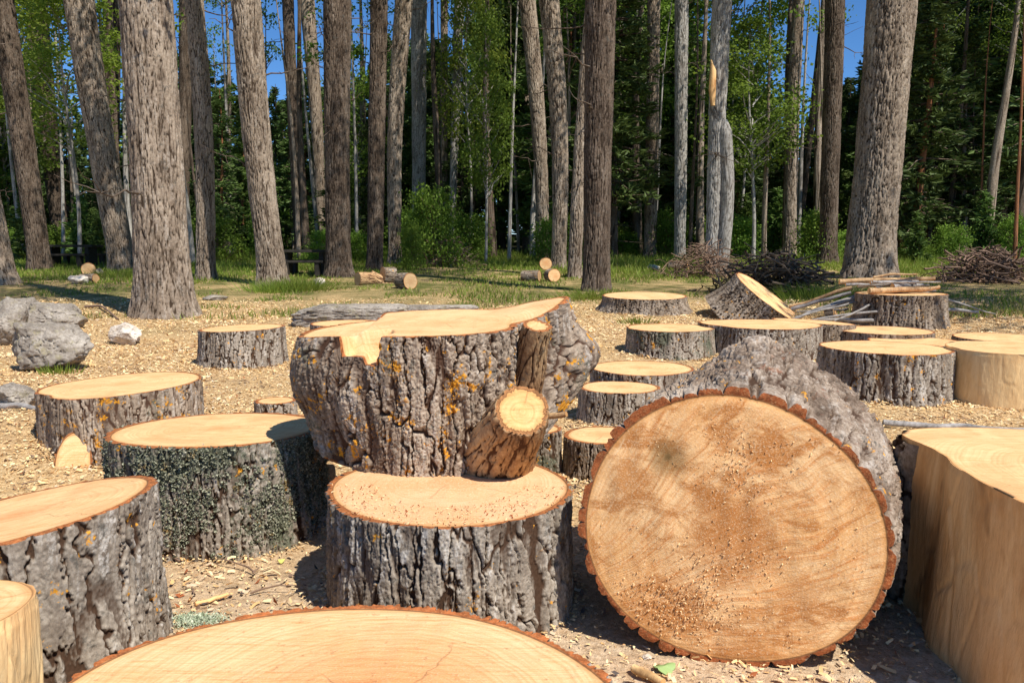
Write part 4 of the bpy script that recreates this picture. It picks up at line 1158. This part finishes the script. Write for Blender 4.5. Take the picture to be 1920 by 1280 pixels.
CB = [crown_broad(300 + i, 4200, 2.6, 8.5, .15, 56) for i in range(3)]
CBY = [crown_broad(320 + i, 5200, 1.5, 7.0, .11, 60, 'leaf_yellow', 'tree_pale') for i in range(2)]
def deadtwigs(root, P, R, n, rng, mat, zr=(1.5, 8)):
    for i in range(n):
        z = rng.uniform(*zr); z = min(z, P[-1][2] * .9)
        x = np.interp(z, P[:, 2], P[:, 0]); y = np.interp(z, P[:, 2], P[:, 1]); r = np.interp(z, P[:, 2], R)
        a = rng.uniform(0, 2 * PI); L = rng.uniform(.4, 1.4)
        A = np.array([x + math.cos(a) * r * .7, y + math.sin(a) * r * .7, z]); B = A + np.array([math.cos(a) * L, math.sin(a) * L, rng.uniform(-.3, .5) * L])
        mb = MB(); W = wiggle(A, B, 7, .12, rng); V, Fc = tube(W, np.linspace(.02, .004, 7), 5); mb.add(V, Fc)
        for _ in range(3):
            j = rng.randint(2, 5); e = W[j] + np.array([rng.gauss(0, .3) for _ in range(3)]); V, Fc = tube(wiggle(W[j], e, 4, .05, rng), np.linspace(.009, .003, 4), 4); mb.add(V, Fc)
        link('dead_branch', mb.mesh('dead_branch', [M[mat]]), root)

def front_tree(label, base, top_px, wb, wt, seed, mat='tree_grey', Y=None, bow=0.0, name='poplar_tree', crown=True, H=None, hi=1, flare=.34, twigs=2, cscale=.88, group='tall poplar trunks at the edge of the wood', depth=.032, cmesh=None):
    if Y is None: p = G(*base)
    else: p = at(base[0], base[1], Y); p[2] = float(gz(p[0], p[1]))
    Yd = p[1]; top = at(top_px, 0, Yd)
    z0 = float(gz(p[0], p[1]))
    zt = top[2] - z0
    if H is None: H = max(zt + 6, 13)
    steps = np.concatenate([np.arange(-.15, zt + .3, .045 if hi == 1 else .12), np.arange(zt + .3, H, .6)])
    k = (top[0] - p[0]) / zt
    X = k * np.minimum(steps, zt + 1.5) + .45 * k * np.maximum(steps - zt - 1.5, 0) + bow * np.sin(PI * np.clip(steps / zt, 0, 1))
    Yc = .12 * np.sin(steps * .35 + seed)
    Yc = Yc - Yc[0]
    rb = wb * .96 / 2 * Yd / F; rt = wt * .96 / 2 * Yd / F
    rb2 = rb / (1 + flare * .45)
    R = np.where(steps < zt, rb2 + (rt - rb2) * np.clip(steps / zt, 0, 1), rt * np.clip(1 - (steps - zt) / (H - zt) * .8, .1, 1))
    P = np.stack([X, Yc, steps], 1)
    root = bpy.data.objects.new(name, None); COL.objects.link(root); root.location = (float(p[0]), float(p[1]), z0)
    root['label'] = label; root['category'] = 'tree'
    if group: root['group'] = group
    me = trunk_mesh(P, R, seed, 200 if hi == 1 else 72, mat, depth=depth if hi == 1 else depth * .6, flare=flare)
    link('trunk', me, root)
    rng = random.Random(seed)
    if crown:
        c = link('crown', cmesh or CB[seed % 3], root); zc = max(zt + 1.9, H * .5)
        c.location = (float(np.interp(zc, steps, X)), 0, zc); c.rotation_euler = (0, 0, seed * 1.7)
        s = (H - zc + 1.5) / 8.5; c.scale = (cscale, cscale, s)
    if twigs: deadtwigs(root, P, R, twigs * 2, rng, 'tree_shade_dark', (zt * .35, zt))
    return root, P, R
FT = front_tree
FT('massive straight trunk nearest the viewer at left, standing on the wood chips', (312, 592), 265, 112, 96, 401, depth=.04, twigs=1)
FT('foot of a leaning lit trunk cut off by the left edge', (2, 532), -110, 62, 50, 402)
FT('dark leaning trunk, second from the left edge', (76, 506), 6, 44, 44, 403, 'tree_shade_dark')
FT('dark leaning trunk, third from the left edge', (118, 478), 72, 36, 38, 404, 'tree_shade_dark')
FT('sunlit leaning trunk just left of the massive nearest trunk', (232, 508), 152, 52, 54, 405)
FT('straight dark trunk half hidden behind the sunlit leaning left trunk', (212, 480), 205, 30, 32, 406, 'tree_shade_dark')
FT('slender grey trunk just right of the massive nearest trunk', (386, 524), 357, 40, 35, 407, bow=.1)
FT('dim trunk behind the slender grey trunk right of the massive one', (340, 482), 346, 26, 24, 408, 'tree_shade_dark', hi=0)
FT('leaning lit trunk with knobbly bark in the middle left', (514, 535), 461, 58, 56, 409, bow=-.08, depth=.04)
FT('thin dark trunk right of the leaning knobbly trunk', (562, 484), 543, 22, 22, 410, 'tree_shade_dark', hi=0)
FT('thin grey trunk left of the straight brown trunk', (603, 480), 576, 20, 28, 411, 'tree_grey', hi=0, bow=.15)
FT('straight brown trunk with a grassy foot left of the woodpile logs', (635, 518), 632, 52, 52, 412, 'tree_shade_dark')
FT('straight medium trunk above the split orange logs', (703, 506), 708, 36, 33, 413, 'tree_shade_dark')
FT('slightly curved grey trunk right of the split orange logs', (741, 496), 756, 28, 34, 414, bow=-.15)
FT('pale grey trunk rising out of the bright green bush', (784, 482), 786, 28, 30, 415, 'tree_pale')
FT('thinner trunk of the pair right of the green bush', (833, 478), 834, 16, 14, 416, 'tree_grey', hi=0)
FT('paler trunk of the pair right of the green bush', (846, 478), 862, 14, 20, 417, 'tree_pale', hi=0)
FT('left trunk of the close pair in the centre, with a lit side', (1019, 488), 988, 27, 32, 418, bow=.12)
FT('right trunk of the close pair in the centre, behind the small woodpile', (1047, 504), 1030, 32, 38, 419, bow=.16)
FT('grey trunk tucked behind the left side of the middle brown trunk', (1077, 520), 1112, 30, 26, 420, bow=-.05)
FT('straight brown middle trunk with a grassy foot and orange lichen low down', (1118, 545), 1127, 58, 58, 421, 'tree_shade_dark')
FT('very thin trunk right of the middle brown trunk', (1172, 474), 1200, 13, 14, 422, 'tree_grey', hi=0)
FT('straight dim trunk right of the very thin one', (1219, 486), 1224, 28, 24, 423, 'tree_grey')
FT('thin leaning trunk crossing behind the straight dim trunk', (1188, 474), 1262, 17, 16, 424, 'tree_grey', hi=0)
FT('smooth sunlit slender trunk left of the split pale trunk', (1274, 492), 1280, 25, 26, 425, 'tree_pale')
FT('grey trunk with a dark upper half, right of the split pale trunk', (1480, 486), 1498, 29, 22, 427, 'tree_grey')
FT('thin curved leaning trunk against the sky right of centre', (1497, 478), 1544, 12, 14, 428, 'tree_shade_dark', hi=0)
FT('dark straight trunk just left of the huge right trunk', (1552, 494), 1560, 37, 35, 429, 'tree_shade_dark')
FT('huge trunk on the right with deep furrows and a lit right side', (1625, 520), 1667, 98, 86, 430, 'tree_grey', depth=.06, twigs=0)
FT('slender pale trunk leaning right in front of the dark pines', (1757, 474), 1838, 17, 10, 431, 'tree_pale', hi=0)
FT('dark crooked trunk near the right edge', (1868, 470), 1800, 22, 22, 432, 'tree_shade_dark', hi=0, bow=.25)
FT('dark trunk by the right edge crossing the crooked one', (1878, 470), 1905, 20, 22, 433, 'tree_shade_dark', hi=0, bow=.2)
FT('dark trunk cut by the right edge', (1922, 478), 1935, 30, 26, 434, 'tree_shade_dark', hi=0)
FT('dim thin trunk near the left edge behind the leaning dark trunks', (28, 470), -30, 20, 22, 435, 'tree_grey', hi=0)
# split pale trunk: two stems that join
r_, P_, R_ = FT('split pale trunk with a torn strip and a dark slot up its middle', (1333, 516), 1358, 30, 38, 426, 'tree_pale', flare=.5, name='split_tree')
Y_ = r_.location[1]
def second_stem():
    a = at(1350, 516, Y_ - .05); b = at(1358, 225, Y_)
    st = np.linspace(0, 1, 60); P = np.stack([a[0] + (b[0] - a[0]) * st + .12 * np.sin(PI * st) - r_.location[0], -.08 + .04 * st, (b[2] - r_.location[2]) * st], 1)
    R = (13 * Y_ / F) * (1 - .1 * st) * np.where(st > .93, (1 - st) / .07 * .6 + .4, 1)
    link('second_stem', trunk_mesh(P, R, 77, 60, 'tree_pale', flare=.3, depth=.02), r_)
    p = at(1338, 160, Y_ - .22); mb = MB()
    V, Fc = tube([(0, 0, -.5), (-.03, 0, -.1), (-.02, 0, .35), (-.08, 0, .62)], [.05, .10, .08, .01], 8, rough=.5); mb.add(V, Fc)
    o = link('torn_strip', mb.mesh('torn_strip', [M['bare']]), r_, 'orange torn splinter of bare wood'); o.location = (p[0] - r_.location[0], p[1] - r_.location[1], p[2] - r_.location[2])
second_stem()
# trees outside the frame that throw the shade lying across the clearing on the right
FT('poplar standing out of view on the right', (3300, 640), 3360, 60, 50, 451, hi=0, Y=8.0, H=14, cscale=1.3)
FT('poplar standing out of view farther right', (3330, 620), 3400, 60, 50, 452, hi=0, Y=10.0, H=14, cscale=1.2)

# ------- background: pines, saplings, bushes
PH = 10.0
pine_crowns = [crown_pine(500 + i, PH, 1.9 + .3 * i, .12 + .05 * i) for i in range(3)] + [crown_pine(510, PH, 1.7, .08, 'needles_lit')]
def simple_trunk(H, r, mat, seed):
    z = np.linspace(-.2, H, 26); P = np.stack([.08 * np.sin(z * .5 + seed), .08 * np.cos(z * .4) - .08, z], 1)
    return trunk_mesh(P, r * (1 - .9 * np.clip(z / H, 0, 1)), seed, 20, mat, depth=.01, flare=.2)
pine_trunks = [simple_trunk(PH, .16, 'tree_shade_dark', 600), simple_trunk(PH, .13, 'tree_pine', 601), simple_trunk(PH, .14, 'tree_grey', 602)]
def tree_copy(name, label, cat, X, Y, parts, s, rz, group, sz=None):
    root = bpy.data.objects.new(name, None); COL.objects.link(root)
    root['label'] = label; root['category'] = cat; root['group'] = group
    root.location = (float(X), float(Y), float(gz(X, Y))); root.rotation_euler = (random.gauss(0, .015), random.gauss(0, .015), rz); root.scale = (s, s, sz or s)
    for nm, me in parts: link(nm, me, root)
    return root
sky_k = [(0, 60), (40, 90), (90, 190), (240, 190), (300, 100), (420, 120), (540, 130), (620, 110), (690, 110), (740, 40), (800, 40), (850, 80), (900, -120), (1280, -160), (1310, 60), (1350, 20), (1400, 110), (1450, 130), (1485, 200), (1530, 200), (1590, 120), (1680, 30), (1720, -100), (1920, -180)]
def skyline(px): return float(np.interp(px, [a for a, b in sky_k], [b for a, b in sky_k]))
rng = random.Random(77)
rows = [(30, 13, 0), (35, 30, 0), (40, 30, 0), (46, 34, 0), (53, 38, 0)]
for ri, (Yr, cnt, _) in enumerate(rows):
    for i in range(cnt):
        px = -260 + (2440) * (i + rng.uniform(.1, .9)) / cnt
        Yt = Yr + rng.uniform(-2.5, 2.5)
        if Yt < 33 and not (px > 1650 or 380 < px < 640 or 1000 < px < 1330): continue
        if Yt < 38 and 700 < px < 1000 and rng.random() < .5: continue
        py = skyline(min(max(px, 0), 1920)) + rng.uniform(-10, 75 if ri > 1 else 130) + (60 if ri == 0 else 0) * rng.random()
        tp = at(px, py, Yt); Ht = max(4.5, tp[2] - float(gz(tp[0], Yt)))
        sz = Ht / PH; s = min(max(sz, .7), 1.5) * rng.uniform(.85, 1.25)
        lit = rng.random() < (.30 if ri < 2 else .1)
        cr = pine_crowns[3] if lit else pine_crowns[rng.randrange(3)]
        tree_copy('pine_tree', 'bushy conifer in the dense rows behind the poplar trunks', 'tree', tp[0], Yt, [('trunk', pine_trunks[rng.randrange(3)]), ('crown', cr)], s, rng.uniform(0, 6.28), 'conifers filling the wood behind the trunks', sz)
# far mass of the wood
def far_wood():
    rg = np.random.default_rng(8); C = []
    for i in range(420):
        Y = rg.uniform(60, 78); px = rg.uniform(-350, 2270)
        py = skyline(min(max(px, 0), 1920)) + rg.uniform(10, 330)
        c = at(px, py, Y); z0 = 1.0
        n = 150; t = rg.uniform(0, 1, n); H = max(c[2] - z0, 3)
        rad = (1 - t) * 2.6 + .3; a = rg.uniform(0, 2 * PI, n); q = np.sqrt(rg.uniform(.1, 1, n)) * rad
        C.append(np.stack([c[0] + q * np.cos(a), Y + q * np.sin(a), z0 + H * t], 1))
    V, Fc = leaves(np.concatenate(C), .8, rg, asp=.5)
    link('far_wood', np_mesh('far_wood', V, Fc, [M['needles']], None, False), None, 'far dark mass of the wood behind all trees', 'wood', None, 'stuff')
far_wood()

# bare slender trunks in the wood
thin_crown = crown_broad(701, 900, 1.1, 4.0, .13, 30, 'leaf_poplar', 'tree_shade_dark')
thin_tr = [simple_trunk(12, .09, m, 610 + i) for i, m in enumerate(('tree_pale', 'tree_shade_dark', 'tree_grey', 'tree_pine'))]
for i in range(62):
    Yt = rng.uniform(25, 42); px = -120 + 2160 * (i + rng.uniform(.05, .95)) / 62
    p = at(px, 480, Yt)
    root = tree_copy('slender_tree', 'slender bare stem among the undergrowth of the wood', 'tree', p[0], Yt, [('trunk', thin_tr[rng.choice((1, 1, 2, 3, 3) if px > 1600 else (0, 0, 1, 2))])], rng.uniform(.6, 1.3), rng.uniform(0, 6), 'slender stems in the wood', rng.uniform(.75, 1.1))
    if i % 3 == 0 and px < 1650:
        c = link('crown', thin_crown, root); c.location = (0, 0, 8.2)
    root.rotation_euler[1] = rng.gauss(0, .06)

thick_tr = [simple_trunk(14, .17, m, 640 + i) for i, m in enumerate(('tree_shade_dark', 'tree_grey'))]
for i in range(22):
    Yt = rng.uniform(29, 40); px = -60 + 2040 * (i + rng.uniform(.1, .9)) / 22
    p = at(px, 480, Yt)
    root = tree_copy('poplar_tree', 'mid sized trunk deep in the wood behind the front row', 'tree', p[0], Yt, [('trunk', thick_tr[i % 3 == 2])], rng.uniform(.8, 1.35), rng.uniform(0, 6), 'mid sized trunks deep in the wood', 1.0)
    c = link('crown', CB[i % 3], root); c.location = (0, 0, 11.5); c.scale = (.6, .6, .5)
    root.rotation_euler[1] = rng.gauss(0, .03)

# leafy young trees that are seen singly
def young(label, px, top_py, Y, mesh, s, zc, H, mat='tree_pale', r=.07, lean=0.0):
    p = at(px, 480, Y); z0 = float(gz(p[0], Y)); tp = at(px, top_py, Y); Ht = tp[2] - z0
    root = bpy.data.objects.new('young_tree', None); COL.objects.link(root); root['label'] = label; root['category'] = 'tree'
    root.location = (float(p[0]), float(Y), z0); root.rotation_euler = (0, lean, px)
    z = np.linspace(-.2, Ht, 30); P = np.stack([.12 * np.sin(z * .6 + px), .1 * np.cos(z * .5), z], 1)
    link('trunk', trunk_mesh(P, r * (1 - .85 * np.clip(z / Ht, 0, 1)), int(px), 24, mat, depth=.008, flare=.2), root)
    c = link('crown', mesh, root); c.location = (0, 0, Ht * zc); k = Ht * (1 - zc) / H; c.scale = (s, s, k)
yc = [crown_broad(720 + i, 6500, 1.6, 6.0, .12, 60, 'leaf_yellow' if i == 0 else 'leaf_poplar', 'tree_pale') for i in range(3)]
young('airy young poplar with yellow green leaves near the left edge', 145, -60, 26, yc[0], 1.2, .42, 6)
young('yellow green young poplar between the dark leaning left trunks', 60, -120, 30, yc[0], 1.3, .45, 6)
young('small young poplar at far left', 20, 40, 34, yc[1], 1.3, .3, 6)
young('bright green young poplar with a pale stem right of the split pale trunk', 1405, 40, 27, yc[1], 1.0, .38, 6, lean=.02)
young('taller bright green poplar behind the split pale trunk', 1385, -120, 33, yc[2], 1.3, .35, 6)
young('leafy sapling with a pale stem left of the central pair', 912, 20, 26, yc[2], .6, .30, 6, r=.05)
young('bright leafy sapling behind the pair of trunks right of the green bush', 880, -80, 33, yc[0], .9, .4, 6)
young('leafy sapling between the two middle left trunks', 672, 90, 35, yc[1], .9, .3, 6)
young('light leafy tree right of the huge right trunk', 1745, -100, 36, yc[2], .8, .5, 6, 'tree_shade_dark')
young('bright leafy tree at the right edge', 1900, -150, 30, yc[1], .9, .6, 6, 'tree_shade_dark')
young('leafy young tree left of the dim straight trunk', 1190, -100, 36, yc[2], 1.1, .4, 6)
young('green leafy tree behind the smooth slender trunk', 1300, 0, 38, yc[1], 1.3, .3, 6)

bush_m = []
for i in range(3):
    bush_m.append(crown_broad(740 + i, 5200, .95, 1.5, .075, 70, 'leaf_bush', 'twig', z0=.15, prof=lambda t: (1 - t * .75) ** .6))
pine_small = crown_pine(760, 2.6, .9, .04, 'needles_lit', 16, .6)
def bush(label, px, py, wpx, hpx, Y, k, group=None):
    p = at(px, py, Y); z0 = float(gz(p[0], Y)); w = wpx * Y / F; h = hpx * Y / F
    o = link('bush', bush_m[k], None, label, 'bush', group, None, (p[0], Y, z0 - .05), (0, 0, px * .37)); o.scale = (w / 2.1, w / 2.1, h / 1.75)
bush('bright green bush at the foot of the pale trunk in the middle left', 812, 495, 125, 150, 24.5, 0)
bush('lower lobe of bright green shrubbery left of the drooping twigs', 772, 500, 60, 85, 23, 1)
bush('low green bush beside the straight brown trunk', 668, 490, 70, 60, 27, 2)
for i in range(46):
    Yt = rng.uniform(26, 38); px = -60 + 2040 * (i + rng.random()) / 46
    if 880 < px < 1010: continue
    bush('leafy shrub in the undergrowth along the edge of the wood', px, 480, rng.uniform(60, 130), rng.uniform(40, 110), Yt, rng.randrange(3), 'shrubs along the edge of the wood')
for i in range(12):
    Yt = rng.uniform(24, 36); px = rng.choice([rng.uniform(1380, 1500), rng.uniform(1690, 1900), rng.uniform(40, 600)])
    p = at(px, 480, Yt); s = rng.uniform(.5, 1.1)
    o = link('young_pine', pine_small, None, 'knee to head high young pine in the undergrowth', 'tree', 'young pines in the undergrowth', None, (p[0], Yt, float(gz(p[0], Yt)))); o.scale = (s, s, s)

# ------------------------------------------------------------------ light
EL = math.radians(55); 
sdir = Vector((.46, -.50, 0)).normalized() * math.cos(EL) + Vector((0, 0, math.sin(EL)))
sun_d = bpy.data.lights.new('sun', 'SUN'); sun_d.energy = 4.6; sun_d.angle = math.radians(.55); sun_d.color = (1, .95, .87)
sun = bpy.data.objects.new('sun', sun_d); COL.objects.link(sun)
sun.rotation_euler = sdir.to_track_quat('Z', 'Y').to_euler()
w = bpy.data.worlds.new('World'); sc.world = w; w.use_nodes = True
nt_ = w.node_tree; bg = nt_.nodes['Background']
sk = nt_.nodes.new('ShaderNodeTexSky'); sk.sky_type = 'NISHITA'; sk.sun_disc = False
sk.sun_elevation = EL; sk.sun_rotation = math.atan2(sdir.x, sdir.y); sk.ozone_density = 6.0; sk.air_density = .8; sk.dust_density = .0; sk.altitude = 1500
hs_ = nt_.nodes.new('ShaderNodeHueSaturation'); hs_.inputs['Saturation'].default_value = 1.15; hs_.inputs['Value'].default_value = 1.15
nt_.links.new(sk.outputs[0], hs_.inputs['Color']); nt_.links.new(hs_.outputs[0], bg.inputs[0]); bg.inputs[1].default_value = .10
sc.view_settings.view_transform = 'Standard'; sc.view_settings.look = 'None'; sc.view_settings.exposure = .42; sc.view_settings.gamma = 1
sc.cycles.max_bounces = 6; sc.cycles.diffuse_bounces = 3; sc.cycles.transparent_max_bounces = 4
